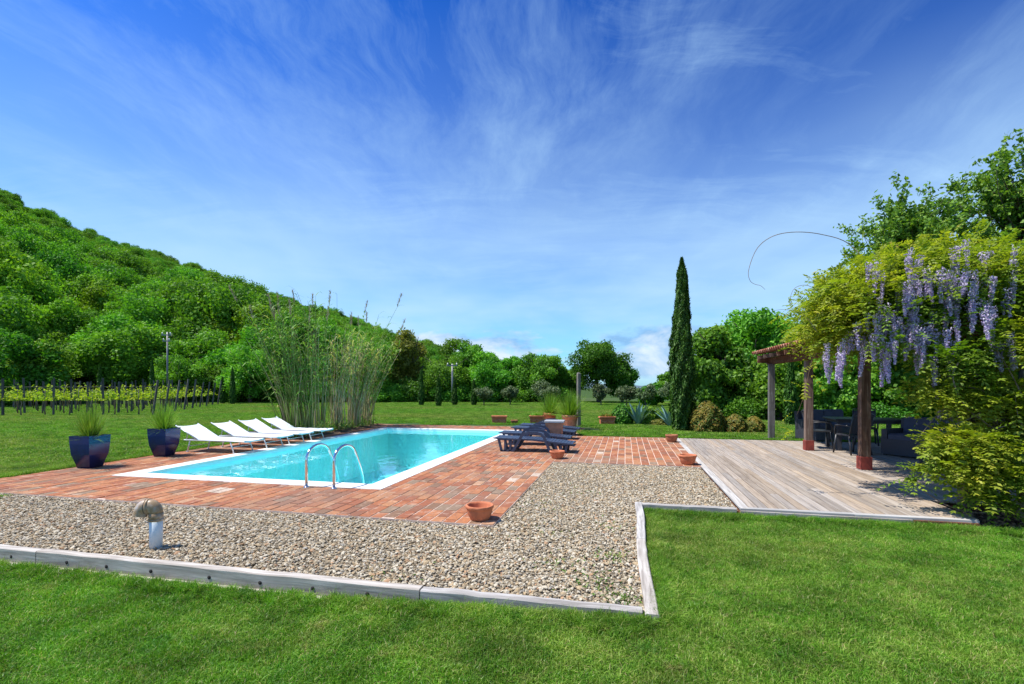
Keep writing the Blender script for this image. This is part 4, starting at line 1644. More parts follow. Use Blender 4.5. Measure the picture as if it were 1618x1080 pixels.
# high-backed wicker sofa behind the table
def sofa(label, loc, rz, w, grp=None, name="wicker_sofa"):
    t = thing(name, label, "sofa" if w > 1.1 else "armchair", loc, rz, grp)
    Geo().box((0, 0, .20), (w, .80, .34)).build("base", M_wicker_dark, t)
    Geo().box((0, .36, .54), (w, .12, .52), Matrix.Rotation(R(-7), 3, 'X')).build("back", M_wicker_dark, t)
    for x in (-w / 2 + .06, w / 2 - .06):
        Geo().box((x, -.02, .475), (.12, .72, .21)).build("arm", M_wicker_dark, t)
    n = max(1, round((w - .24) / .62))
    cw = (w - .26) / n
    for k in range(n):
        x = -(w - .26) / 2 + cw * (k + .5)
        Geo().box((x, -.07, .43), (cw - .02, .62, .12), cham=.03).build("seat_cushion", M_cushion, t)
        Geo().box((x, .24, .66), (cw - .02, .13, .38), Matrix.Rotation(R(-10), 3, 'X'), cham=.03).build("back_cushion", M_cushion, t)
    for x in (-w / 2 + .06, w / 2 - .06):
        for y in (-.34, .34):
            Geo().box((x, y, .015), (.05, .05, .03)).build("foot", M_black_plastic, t)
    return t


sofa("dark wicker sofa with slate blue cushions behind the dining table", (9.05, 14.0, 0), R(8), 1.5)
sofa("black wicker armchair seen from its side, half hidden by the wisteria", (8.80, 10.75, 0), R(-68), .86, name="wicker_armchair")
t = thing("wicker_footstool", "low black wicker table leg and stool under the wisteria", "stool", (8.0, 9.1, 0), R(-13))
Geo().box((0, 0, .40), (.55, .55, .06), cham=.01).build("seat", M_wicker_dark, t)
for x in (-.23, .23):
    for y in (-.23, .23):
        Geo().box((x, y, .19), (.05, .05, .38)).build("leg", M_black_plastic, t)

# ================================================================== TREES
def tree_trunk(rng, h, r, crown_r, zlo, limbs=7, mat=None, name="trunk"):
    g = Geo()
    lean = rng.normal(0, .03, 2)
    top = h * .8
    pts = [(lean[0] * z * z / h + rng.normal(0, .015 * h * (z > .3)), lean[1] * z * z / h, z) for z in np.linspace(-.3, top, 6)]
    g.tube(pts, [r * 1.3, r, r * .85, r * .65, r * .42, r * .15], 8)
    for k in range(limbs):
        z = rng.uniform(max(.25 * h, zlo * .6), h * .62)
        a = 2 * math.pi * (k + rng.uniform(0, .6)) / limbs
        l = crown_r * rng.uniform(.55, .9)
        b = Vector((lean[0] * z, lean[1] * z, z))
        p1 = b + Vector((math.cos(a) * l * .4, math.sin(a) * l * .4, l * .35))
        p2 = b + Vector((math.cos(a) * l * .95, math.sin(a) * l * .95, l * .75))
        g.tube([b, p1, p2], [r * .45, r * .28, r * .08], 6)
    return g.mesh(name, mat or M_bark)


def crown_mesh(name, seed, r, zlo, zhi, nl, nleaf, ls, mat, **kw):
    rng = np.random.default_rng(seed)
    Q, rn, _, _ = lobes_crown(rng, r, zlo, zhi, nl, nleaf, ls, **kw)
    return quads_mesh(name, Q, mat, rn)


# ---- woods on the hill: unit trees (about 8 m tall, 4 m crown radius), shared between many
HILL_MATS = [M_leaf_oak, M_leaf_oak, M_leaf_bright, M_leaf_deep, M_leaf_oak, M_leaf_bright, M_leaf_yellow, M_leaf_oak]


def hill_tree_mesh(seed, mat, r=4.5, h=9.0, n=17000):
    rng = np.random.default_rng(seed)
    Q, rn, c, lr = lobes_crown(rng, r, 1.0, h, 70, n, .21, lobe=(.12, .27), flat=1.05, core=.25)
    g = Geo()
    g.tube([(0, 0, -2), (.1, 0, 2.2), (0, .1, h * .75)], [.24, .17, .05], 6)
    V = list(g.v)
    tq = np.array([[V[i] for i in f] for f in g.f if len(f) == 4])
    allq = np.concatenate([Q, tq])
    mi = np.concatenate([np.zeros(len(Q)), np.ones(len(tq))])
    return quads_mesh("hill_tree", allq, [mat, M_bark], np.concatenate([rn, np.full(len(tq), .5)]), mi)


hill_meshes = [hill_tree_mesh(500 + i, m) for i, m in enumerate(HILL_MATS)]
HT_DESC = ["green", "green", "bright", "dark", "green", "bright", "olive", "dark"]


def hill_woods():
    rng = np.random.default_rng(42)
    spots = []
    d = 53.0
    row = 0
    while d < HILL_R + 10:
        sp = 5.2 if d < 110 else 4.7
        a0, a1 = -math.radians(47.5), math.radians(2.5)
        n = int((a1 - a0) * d / sp)
        for k in range(n):
            a = a0 + (a1 - a0) * (k + .5 * (row % 2) + rng.uniform(-.38, .38)) / n
            dd = d + rng.uniform(-1.9, 1.9)
            x, y = dd * math.sin(a), dd * math.cos(a)
            u = x / y
            if crest(u) < .022 and dd > 75:
                continue
            if crest(u) < .045 and dd > 130:
                continue
            if u > -.115:
                continue
            if x > -3 and dd < 62:
                continue
            if -0.94 < u < -0.68 and dd < 56:
                continue
            spots.append((dd, x, y))
        d += sp * .86
        row += 1
    spots.sort()
    few, many = spots[:285], spots[285:]
    P, Rr, S_, I = [], [], [], []
    for k, (dd, x, y) in enumerate(few):
        i = int(rng.integers(len(hill_meshes)))
        s = rng.choice([.72, .85, .95, 1.05, 1.22]) * rng.uniform(.93, 1.07) * (.56 if x / y > -.24 else .66 if x / y > -.36 else .8 if x / y > -.5 else 1)
        o = link("hill_tree", hill_meshes[i], None, (x, y, ground_z(x, y) - .8), rng.uniform(0, 6.28))
        o.scale = (s * rng.uniform(.88, 1.15), s * rng.uniform(.88, 1.15), s * rng.uniform(.8, 1.1))
        tier = "at the foot of the hill" if dd < 66 else ("on the lower slope" if dd < 84 else ("on the middle slope" if dd < 104 else "halfway up the wooded hill"))
        u = x / y
        over = ("above the left end of the vineyard" if u < -.95 else "above the middle of the vineyard" if u < -.84 else "above the vineyard's right end" if u < -.74 else
                "near the tall utility pole" if u < -.64 else "above the white loungers" if u < -.54 else "behind the left half of the reeds" if u < -.42 else "behind the right half of the reeds" if u < -.28 else "right of the reeds")
        size = "small" if s < .86 else ("large" if s > 1.04 else "middling")
        o['label'] = f"{size} {HT_DESC[i]} tree {tier}, {over}"
        o['category'] = "tree"
        o['group'] = f"trees {tier}"
    for dd, x, y in many:
        P.append((x, y, ground_z(x, y) - .8))
        Rr.append((0, 0, rng.uniform(0, 6.28)))
        s = rng.choice([.5, .6, .72, .85])
        S_.append((s, s, s * rng.uniform(.8, 1.05)))
        I.append(rng.integers(len(hill_meshes)))
    scatter("hillside_forest", P, Rr, S_, I, hill_meshes, HILL_MATS[0], kind='stuff', label='dense woods covering the upper part of the hill')


hill_woods()


def tree(name, label, x, y, h, r, mat, seed, nl=46, nleaf=11000, ls=.26, zlo=.25, group=None, trunk_r=None, z0=None, lobe=(.22, .38), limbs=7, flat=.82, bark=None, core=.25, cat="tree"):
    t = thing(name, label, cat, (x, y, ground_z(x, y) if z0 is None else z0), random.uniform(0, 6.28), group)
    rng = np.random.default_rng(seed)
    link("trunk", tree_trunk(rng, h, trunk_r or .028 * h + .03, r, zlo, limbs, bark), t)
    link("crown", crown_mesh("crown", seed, r, zlo, h, nl, nleaf, ls, mat, lobe=lobe, flat=flat, core=core), t)
    return t


# trees at the end of the lawn, from the left
edge = [
    # x, y, h, r, mat, label
    (-50.5, 47.5, 6.0, 3.2, M_leaf_bright, "pale green tree behind the vineyard at the left end of the tree line"),
    (-44.0, 46.5, 4.2, 2.6, M_leaf_bright, "light green young tree behind the vineyard posts"),
    (-38.5, 45.0, 4.4, 2.5, M_leaf_oak, "spreading green shrub-like tree behind the middle of the vineyard"),
    (-35.0, 45.5, 3.0, 2.2, M_leaf_bright, "low bright bush left of the utility pole"),
    (-29.5, 43.5, 4.6, 2.3, M_leaf_bright, "bright green tree right of the tall utility pole"),
    (-26.5, 44.5, 3.6, 2.0, M_leaf_oak, "short green bush between utility pole and reeds"),
    (-23.0, 43.0, 5.2, 2.5, M_leaf_bright, "bright leafy tree left of the reed clump"),
    (-12.5, 46.0, 6.3, 3.0, M_leaf_oak, "green tree seen through the reed clump"),
    (-9.7, 47.5, 7.2, 2.6, M_leaf_rust, "brownish green oak right of the reed clump"),
    (-6.2, 46.0, 4.4, 2.6, M_leaf_bright, "light green low tree behind the small dark cypresses"),
    (-5.8, 54.0, 6.8, 2.9, M_leaf_oak, "tall pointed green tree over the small cypresses"),
    (-4.6, 51.0, 6.2, 2.4, M_leaf_oak, "green tree over the third and fourth little cypresses"),
    (-3.0, 50.0, 5.2, 2.3, M_leaf_bright, "bright green tree right of the little cypresses"),
    (.3, 47.0, 4.5, 2.0, M_leaf_oak, "green tree between the empty long planter and the pair of oaks"),
    (5.2, 46.5, 3.4, 1.8, M_leaf_oak, "low green tree filling the gap between the two big oaks"),
    (-2.2, 45.0, 3.9, 2.2, M_leaf_oak, "green rounded tree behind the empty long planter"),
    (-0.8, 50.0, 4.2, 2.3, M_leaf_deep, "dark green tree left of the pair of big oaks"),
    (2.7, 45.5, 4.7, 2.75, M_leaf_oak, "broad green oak left of the largest oak behind the pots"),
    (7.7, 43.5, 5.75, 2.9, M_leaf_deep, "largest dark green oak behind the yucca pots, with loose crown"),
    (9.9, 44.0, 3.9, 1.7, M_leaf_deep, "dark leaning tree joined to the right side of the largest oak"),
    (12.9, 39.5, 3.1, 1.25, M_leaf_bright, "yellowish green tree between the agaves and the tall cypress"),
    (10.5, 37.0, 1.95, 1.05, M_leaf_deep, "dark round bushy tree left of the tall cypress"),
]
for k, (x, y, h, r, m, lab) in enumerate(edge):
    big = 'oak behind the pots' in lab or 'largest dark green oak' in lab
    tree("broadleaf_tree", lab, x, y, h, r, m, 700 + k, nl=(60 if big else 46), nleaf=(26000 if big else 17000), ls=(.125 if y < 47 else .15), zlo=(.9 if big else .15),
         group="trees at the far end of the lawn", lobe=((.15, .28) if big else (.17, .33)), core=.1)
# undergrowth that closes the foot of the wood
rngu = np.random.default_rng(77)
bushm = [crown_mesh("bush", 800 + i, 1.5, -.3, 2.0, 20, 6500, .115, [M_leaf_oak, M_leaf_bright, M_leaf_deep][i % 3], lobe=(.3, .5)) for i in range(4)]
BN = ["green", "bright green", "dark green", "green"]
for k in range(58):
    u = -1.04 + 1.16 * (k + rngu.uniform(-.4, .4)) / 57
    y = (46 - 2.5 * max(0, u + .75) * 1.5) + rngu.uniform(-.8, 1.2) + (1.5 if u > -.2 else 0)
    i = int(rngu.integers(4))
    o = link("bush", bushm[i], None, (u * y, y, -.1), rngu.uniform(0, 6.28), label=f"{['low', 'small', 'rounded', 'wide', 'tall'][k % 5]} {BN[i]} bush at the lawn's end " + ("behind the left of the vineyard" if u < -.9 else "behind the vineyard" if u < -.72 else "beside the tall utility pole" if u < -.6 else "behind the white loungers" if u < -.5 else "behind the reeds" if u < -.28 else "behind the four small cypresses" if u < -.08 else "left of the big oaks" if u < .05 else "under the big oaks"), category="bush", group="undergrowth bushes along the far lawn edge")
    s = rngu.uniform(.55, 1.15)
    o.scale = (s * 1.15, s, s * rngu.uniform(.55, 1.1))

# olives and small grey trees on the far lawn
for k, (x, y, h, r, lab) in enumerate([(-2.15, 37.6, 1.50, .78, "small silvery olive tree right of the fourth little cypress"), (-.15, 38.2, 1.55, .75, "small olive tree behind the empty long planter"),
                                       (6.9, 38.0, 1.65, .75, "small grey olive tree left of the wooden post and big oak"), (8.3, 35.5, 1.6, .85, "grey-green olive tree behind the reddish planter"),
                                       (9.4, 34.5, 1.7, .8, "olive tree behind the first agave"), (11.0, 33.5, 1.9, 1.0, "olive tree behind the second agave"), (2.5, 37.5, 1.9, 1.2, "broad olive tree behind the smaller yucca")]):
    tree("olive_tree", lab, x, y, h, r, M_leaf_olive, 900 + k, nl=16, nleaf=3000, ls=.10, zlo=.45, group="small olive trees on the far lawn", trunk_r=.05, limbs=4, z0=UP)

# ---- tall green trees on the right, behind the deck
right = [
    (10.1, 23.8, 4.7, 2.1, M_leaf_oak, "dense green tree directly behind the tall cypress"),
    (12.4, 25.0, 5.6, 2.8, M_leaf_bright, "tallest round green tree between cypress and pergola"),
    (15.0, 25.5, 5.6, 2.6, M_leaf_oak, "round green tree behind the far pergola post"),
    (11.9, 21.8, 3.1, 1.6, M_leaf_bright, "bright light-green maple in front of the round trees"),
    (13.8, 20.8, 3.3, 1.5, M_leaf_bright, "light-green maple behind the far pergola post"),
    (15.3, 20.5, 3.0, 1.5, M_leaf_oak, "green tree seen between the first two pergola posts"),
    (17.0, 21.5, 3.6, 1.8, M_leaf_bright, "bright green tree seen behind the dining chairs"),
    (19.5, 22.0, 4.0, 2.1, M_leaf_oak, "green tree seen under the roof behind the dining table"),
    (22.5, 22.5, 4.4, 2.2, M_leaf_oak, "green tree behind the wicker armchair"),
]
for k, (x, y, h, r, m, lab) in enumerate(right):
    tree("broadleaf_tree", lab, x, y, h, r, m, 1000 + k, nl=58, nleaf=(24000 if k < 3 else 14000), ls=(.135 if k < 3 else .12), zlo=.1, group="green trees behind the deck", lobe=(.18, .30), core=.1, z0=-.1)
for k, (x, y, s) in enumerate([(10.6, 22.3, .75), (13.0, 21.0, .7), (15.0, 19.3, .6), (17.0, 19.8, .7), (19.0, 20.0, .75), (21.0, 20.5, .8), (14.3, 22.5, .8)]):
    o = link("bush", bushm[k % 4], None, (x, y, -.1), k * 1.3, label=["dark bush under the round trees beside the cypress", "low bush at the foot of the maples", "bush behind the far pergola post", "bush seen between chair and pergola post", "bush behind the dining table", "bush behind the wicker armchair", "bush in the shade of the tallest round tree"][k], category="bush", group="bushes behind the deck")
    o.scale = (s, s, s * .8)

# ---- airy robinia-like trees rising behind the wisteria: leaf sprays set along real branches
def airy_tree(label, x, y, h, r, seed, nbr, nleaf, ls, zlo, mat=M_leaf_blue):
    rng = np.random.default_rng(seed)
    t = thing("airy_tree", label, "tree", (x, y, -.1), 0, "loose-crowned trees behind the wisteria")
    g = Geo()
    g.tube([(0, 0, -.2), (.1, 0, h * .3), (0, .1, h * .6), (.1, 0, h * .93)], [.20, .15, .09, .02], 9)
    P, N = [], []
    for k in range(nbr):
        z = rng.uniform(zlo, h * .9)
        a = rng.uniform(0, 2 * math.pi)
        f = math.sin(math.pi * min(1, max(.12, (z - zlo * .7) / (h - zlo * .7))) ** .8)
        l = r * (.35 + .75 * f) * rng.uniform(.55, 1.1)
        b = np.array([0, 0, z])
        d = np.array([math.cos(a), math.sin(a), rng.uniform(.25, 1.0)])
        pts = [b]
        for q in range(4):
            d = unit(d + rng.normal(0, .22, 3) + [0, 0, .10])
            pts.append(pts[-1] + d * l / 4)
        g.tube(pts, [.05, .035, .022, .012, .005], 5)
        for q in range(int(rng.integers(5, 9))):
            i = int(rng.integers(1, 5))
            p = pts[i] + rng.normal(0, .1, 3)
            dd = unit(d + rng.normal(0, .8, 3) + [0, 0, .3])
            tw = rng.uniform(.4, .95) * r * .24
            e = p + dd * tw
            g.tube([p, e], [.010, .003], 4, cap=False)
            m = nleaf
            tt = rng.uniform(0, 1.05, m)
            P.append(p + dd * tw * tt[:, None] + rng.normal(0, .085, (m, 3)))
            N.append(rng.normal(size=(m, 3)) + [0, 0, .7])
    link("trunk", g.mesh("trunk", M_bark), t)
    P, N = np.concatenate(P), np.concatenate(N)
    Q = leaf_quads(P, N, ls * rng.uniform(.8, 1.6, len(P)), ls * rng.uniform(.5, .8, len(P)), rng)
    link("crown", quads_mesh("crown", Q, mat, rng.uniform(0, 1, len(P))), t)


airy_tree("tallest loose-crowned tree rising above the wisteria at the picture's edge", 20.3, 19.5, 9.9, 4.2, 31, 150, 34, .15, 2.5)
airy_tree("loose-crowned tree above the middle of the wisteria", 16.1, 19.8, 8.9, 2.9, 32, 95, 34, .14, 2.0)
airy_tree("slender young tree left of the wisteria top", 13.9, 21.5, 6.9, .95, 33, 26, 26, .12, 3.5)
airy_tree("loose-crowned tree standing between the two taller airy trees", 18.0, 21.5, 8.6, 3.0, 34, 80, 32, .14, 2.0)

# ---- cypresses
def cypress_mesh(seed, h, r, n, ls, flare=1.0):
    rng = np.random.default_rng(seed)
    z = rng.uniform(0.02, 1, n) ** 1.0
    prof = lambda q: np.where(q < .12, .62 + q * 3.0, np.where(q < .40, 1.0, 1.0 - .74 * ((q - .40) / .60) ** .95)) * np.where(q > .93, (1 - q) / .07 * .9 + .1, 1)
    a = rng.uniform(0, 2 * math.pi, n)
    lump = 1 + .13 * np.sin(a * 3 + z * 11) + .10 * np.sin(a * 7 - z * 25 + 1) + .07 * np.sin(a * 5 + z * 60)
    rr = r * prof(z) * lump * rng.uniform(.62, 1.05, n)
    P = np.stack([rr * np.cos(a), rr * np.sin(a), z * h], 1)
    out_ = np.stack([np.cos(a), np.sin(a), np.full(n, .25)], 1)
    N = unit(out_ + rng.normal(0, .55, (n, 3)))
    droop = np.stack([np.cos(a) * .35, np.sin(a) * .35, np.ones(n)], 1) + rng.normal(0, .22, (n, 3))
    Q = leaf_quads(P, N, ls * 2.2 * rng.uniform(.7, 1.3, n), ls * .55, rng, droop)
    return quads_mesh("foliage", Q, M_leaf_cypress, np.clip(rng.uniform(0, 1, n) * .6 + .4 * (.5 + .5 * np.sin(a * 7 - z * 25 + 1)), 0, 1))


t = thing("cypress", "tall slender dark cypress standing on the lawn behind the brick terrace", "tree", (5.85, 16.9, UP), 0)
link("foliage", cypress_mesh(61, 5.92, .385, 26000, .075), t)
Geo().tube([(0, 0, -.1), (0, 0, .5), (.02, 0, 3), (.05, 0, 5.6)], [.09, .08, .05, .01], 8).build("trunk", M_bark, t)
small_cyp = cypress_mesh(62, 2.6, .24, 2600, .09)
cl = [(-6.95, 37.5, 2.75, "small dark cypress, first of four right of the reed clump"), (-5.45, 36.3, 2.2, "small dark cypress, second of four right of the reed clump"), (-4.45, 38.0, 2.05, "small dark cypress, third of four right of the reed clump"),
      (-2.95, 37.8, 1.95, "small dark cypress, fourth of four right of the reed clump"),
      (-37.6, 39.5, 3.5, "narrow cypress behind the left part of the vineyard"), (-33.2, 39.5, 3.2, "narrow cypress behind the middle of the vineyard"), (-29.0, 39.5, 3.6, "narrow cypress behind the end posts of the vineyard"),
      (-22.8, 40.0, 2.9, "narrow cypress in front of the bushes left of the reeds"), (-24.2, 41.0, 2.2, "short narrow cypress beside the bushes left of the reeds"),
      (16.6, 18.6, 2.5, "narrow cypress seen behind the middle pergola post"), (10.9, 19.2, 2.6, "thin young cypress left of the far pergola post")]
for x, y, h, lab in cl:
    t = thing("small_cypress", lab, "tree", (x, y, UP), 0, "small cypresses round the far lawn")
    o = link("foliage", small_cyp, t)
    o.scale = (.95, .95, h / 2.6)
    Geo().tube([(0, 0, -.1), (0, 0, .4)], [.04, .035], 6).build("trunk", M_bark, t)


# ---- clipped and loose shrubs
def dome(name, label, x, y, r, h, seed, mat, n=9000, ls=.055, pw=.5, group=None, flowers=False):
    rng = np.random.default_rng(seed)
    t = thing(name, label, "shrub", (x, y, UP), 0, group)
    z = rng.uniform(0, 1, n)
    a = rng.uniform(0, 2 * math.pi, n)
    lump = 1 + .06 * np.sin(a * 5 + z * 9) + .05 * np.sin(a * 9 - z * 14)
    rr = r * np.sqrt(np.maximum(1 - z ** 2.4, .0)) * lump * rng.uniform(.80, 1.04, n)
    rr = np.where(rng.uniform(0, 1, n) < .25, rr * rng.uniform(.2, 1, n), rr)
    P = np.stack([rr * np.cos(a), rr * np.sin(a), z * h * (1 + .04 * np.sin(a * 4)) + .02], 1)
    N = unit(np.stack([np.cos(a), np.sin(a), z * 1.5], 1) + rng.normal(0, .6, (n, 3)))
    Q = leaf_quads(P, N, ls * 1.5, ls * .8, rng)
    link("foliage", quads_mesh("foliage", Q, mat, rng.uniform(0, 1, n)), t)
    g = Geo()
    for k in range(7):
        b = 2 * math.pi * k / 7
        g.tube([(0, 0, -.05), (math.cos(b) * r * .3, math.sin(b) * r * .3, h * .35), (math.cos(b) * r * .55, math.sin(b) * r * .55, h * .7)], [.02, .014, .005], 5)
    g.build("stems", M_bark, t)
    return t


dome("clipped_shrub", "large clipped dome shrub with bronze tips beside the cypress", 6.58, 16.55, .56, .98, 71, M_leaf_photinia)
dome("clipped_shrub", "low clipped shrub with green leaves, left of a reddish twin", 7.42, 16.3, .37, .56, 72, M_leaf_photinia, 5000, group="pair of low clipped shrubs")
dome("clipped_shrub", "low reddish clipped shrub at the right end of the shrub row", 7.98, 16.2, .34, .50, 73, M_leaf_photinia, 5000, group="pair of low clipped shrubs")
dome("leafy_bush", "dark glossy green bush between the reddish planter and the agave", 4.42, 19.7, .42, .78, 74, M_leaf_deep, 3600, .07)
dome("leafy_bush", "loose light green rose bush between the two agaves", 5.45, 19.6, .42, .72, 75, M_leaf_bright, 1500, .08)
dome("leafy_bush", "low yellow-green bush beside the second agave", 6.1, 19.9, .34, .5, 76, M_leaf_bright, 1200, .08)
dome("dry_mound", "low brownish dry ground plant in front of the second agave", 5.78, 19.2, .42, .20, 77, M_leaf_rust, 1800, .06)


def agave(label, x, y, seed, h=.95, n=17):
    t = thing("agave", label, "agave", (x, y, UP), 0, "blue-green agaves on the lawn")
    rng = np.random.default_rng(seed)
    for k in range(n):
        a = k * 2.4 + rng.uniform(-.1, .1)
        el = R(87 - 38 * (1 - k / n) - rng.uniform(0, 5))
        l = h * rng.uniform(.85, 1.08)
        d = Vector((math.cos(a) * math.cos(el), math.sin(a) * math.cos(el), math.sin(el)))
        side = d.cross(Vector((0, 0, 1))).normalized()
        nrm = side.cross(d).normalized()
        p = Vector((math.cos(a) * .05, math.sin(a) * .05, .0))
        vs, fs = [], []
        ws = [.045, .075, .085, .06, .03, .003]
        for i, w in enumerate(ws):
            vs += [p - side * w + nrm * w * .35, p - nrm * .014, p + side * w + nrm * w * .35]
            d = (d + Vector((math.cos(a), math.sin(a), 0)) * (.05 if i < 3 else .10)).normalized()
            p = p + d * l / (len(ws) - 1)
        for i in range(len(ws) - 1):
            b = i * 3
            fs += [(b, b + 1, b + 4, b + 3), (b + 1, b + 2, b + 5, b + 4)]
        Geo().add(vs, fs, rn=rng.uniform(0, 1), smooth=True).build("leaf", M_leaf_agave, t)


agave("blue-green agave with upright leaves beside the dark green bush", 5.0, 19.4, 81)
agave("blue-green agave directly left of the tall cypress", 6.02, 18.6, 82, .90)

# ---- utility poles
def pole(label, x, y, z1, r, arms):
    z0 = ground_z(x, y) - .3
    t = thing("utility_pole", label, "utility pole", (x, y, z0))
    Geo().tube([(0, 0, 0), (0, 0, z1 - z0)], [r * 1.3, r], 10).build("shaft", M_galv, t)
    for zz_, w in arms:
        g = Geo().box((0, -.12, z1 - z0 - zz_), (w, .08, .09))
        cb = g.build("cross_arm", M_galv, t)
        for sx in (-w / 2 + .07, w / 2 - .07):
            Geo().tube([(sx, -.12, z1 - z0 - zz_ + .04), (sx, -.12, z1 - z0 - zz_ + .22)], .045, 8).build("insulator", M_coping, cb)


pole("tall grey utility pole in front of the wooded hill behind the vineyard", -28.6, 40.7, 5.95, .065, [(.25, .8), (.75, .6)])
pole("pale utility pole sticking out of the trees over the small cypresses", -5.05, 41.5, 3.35, .07, [(.15, .9)])

# ================================================================== REED CLUMP
def reeds():
    rng = np.random.default_rng(91)
    root = L(-9.75, 14.9)
    t = thing("reed_clump", "tall clump of giant reeds with brown canes between white loungers and far lawn", "reeds", (root[0], root[1], UP), 0)
    g, big = Geo(), 0
    LQ, LR, PQ, PR = [], [], [], []
    n = 270
    centers = [(rng.normal(0, .40), v + rng.normal(0, .12)) for v in (-2.0, -1.75, -1.45, -1.2, -.45, -.1, .15, .5, .85, 1.35, 1.9, 2.1)]
    for k in range(n):
        c = centers[int(rng.integers(len(centers)))]
        ds, dt = c[0] * .5 + rng.normal(0, .12), c[1] + rng.normal(0, .09)
        b = L(-9.75 + ds, 14.9 + dt) - root
        along = dt / 2.3                                  # -1 near/left end, 1 far/right end
        dry = rng.uniform(0, 1) < (.38 + .28 * along + (.25 if -.1 < along < .6 else 0))
        h = rng.uniform(2.8, 4.75) * (1 - .18 * abs(along)) * (.82 if dry else 1)
        lean = np.array([rng.normal(0, .13) + ds * .30 - (.13 if along < -.4 else 0) + .14 * max(0, along), rng.normal(0, .09) + along * .04, 0])
        if rng.uniform() < .02:
            lean *= 2.2
        pts, m = [], 7
        for i in range(m + 1):
            q = i / m
            pts.append(b + np.array([0, 0, h * q]) + lean * h * q ** 1.6)
        r_ = rng.uniform(.009, .018)
        rn = rng.uniform(.55, 1) if dry else rng.uniform(0, .55)
        if k < 40:
            cg = Geo()
            cg.tube(pts, [r_ * 1.25 * (1 - .7 * i / m) for i in range(m + 1)], 5, rn=rn, cap=False)
            cg.build("cane", M_cane, t)
        else:
            g.tube(pts, [r_ * (1 - .7 * i / m) for i in range(m + 1)], 4, rn=rn, cap=False)
        if dry and rng.uniform() < .5:
            continue
        nl = int(rng.integers(8, 16))
        lo = (.30 if along < -.3 else .42) if not dry else .55
        for q in np.linspace(lo, 1.0, nl):
            i = min(m - 1, int(q * m))
            p = pts[i] + (pts[i + 1] - pts[i]) * (q * m - i)
            a = rng.uniform(0, 2 * math.pi)
            d = unit(np.array([math.cos(a), math.sin(a), rng.uniform(.4, 1.3)]))
            ll = rng.uniform(.30, .66) * (1.05 - .25 * q)
            w = .040
            side = unit(np.cross(d, [0, 0, 1.0]))
            pp, ww = p, w * .5
            lr = rng.uniform(.75, 1) if dry or rng.uniform() < .05 else rng.uniform(0, .75)
            for sgm in range(3):
                qn = pp + d * ll / 3
                w2 = [w, w * .7, .002][sgm]
                LQ.append([pp - side * ww / 2, pp + side * ww / 2, qn + side * w2 / 2, qn - side * w2 / 2])
                LR.append(lr)
                pp, ww = qn, w2
                d = unit(d + np.array([0, 0, -.42 - .4 * sgm]))
        if h > 3.35 and rng.uniform() < .35:             # feathery plume
            p = pts[-1]
            for _ in range(70):
                q = rng.uniform(0, .42)
                o = p + np.array([lean[0] * q, lean[1] * q, q])
                d = unit(rng.normal(size=3) * .35 + [0, 0, 1])
                sd = unit(np.cross(d, rng.normal(size=3)))
                e = o + d * .09 + rng.normal(0, .012, 3)
                PQ.append([o - sd * .006, o + sd * .006, e + sd * .003, e - sd * .003])
                PR.append(rng.uniform(0, 1))
    g.build("canes", M_cane, t, kind='stuff')
    link("reed_leaves", quads_mesh("reed_leaves", np.array(LQ), M_reed_leaf, np.array(LR)), t, kind='stuff')
    link("plumes", quads_mesh("plumes", np.array(PQ), M_plume, np.array(PR)), t, kind='stuff')
    # thin young shoots and litter at the foot
    m = 3600
    ss, tt = rng.normal(0, .22, m), rng.uniform(-2.4, 2.5, m)
    P = np.array([L(-9.75 + a, 14.9 + b, 0) - root for a, b in zip(ss, tt)])
    P[:, 2] = np.abs(rng.normal(0, .16, m))
    Q = leaf_quads(P, rng.normal(size=(m, 3)), .20, .022, rng, rng.normal(0, .5, (m, 3)) + [0, 0, 1])
    link("undergrowth", quads_mesh("undergrowth", Q, M_reed_leaf, rng.uniform(0, 1, m)), t, kind='stuff')
    g = Geo()
    vs, fs = [], []
    for i in range(21):
        for j in range(7):
            vs.append(L(-10.55 + j * .27 + .05 * math.sin(i), 12.45 + i * .26, (.045 if 0 < j < 6 and 0 < i < 20 else -.05) + .012 * math.sin(i * 2 + j)))
    for i in range(20):
        for j in range(6):
            a = i * 7 + j
            fs.append((a, a + 1, a + 8, a + 7))
    g.add(vs, fs, smooth=True)
    # only the strip between lawn and paving
    g.build("reed_bed", M_soil, kind='structure', label='bare soil strip at the foot of the reeds')
    m = 1500
    P = np.array([L(-10.2 + rng.uniform(-.3, 1.0) ** 1, rng.uniform(12.6, 17.5), .052 + rng.uniform(0, .012)) for _ in range(m)])
    Q = leaf_quads(P, rng.normal(0, .3, (m, 3)) + [0, 0, 1], .10, .022, rng)
    link("fallen_leaves", quads_mesh("fallen_leaves", Q, M_litter, rng.uniform(0, 1, m)), kind='stuff', label='dry fallen reed leaves on the paving edge')


reeds()

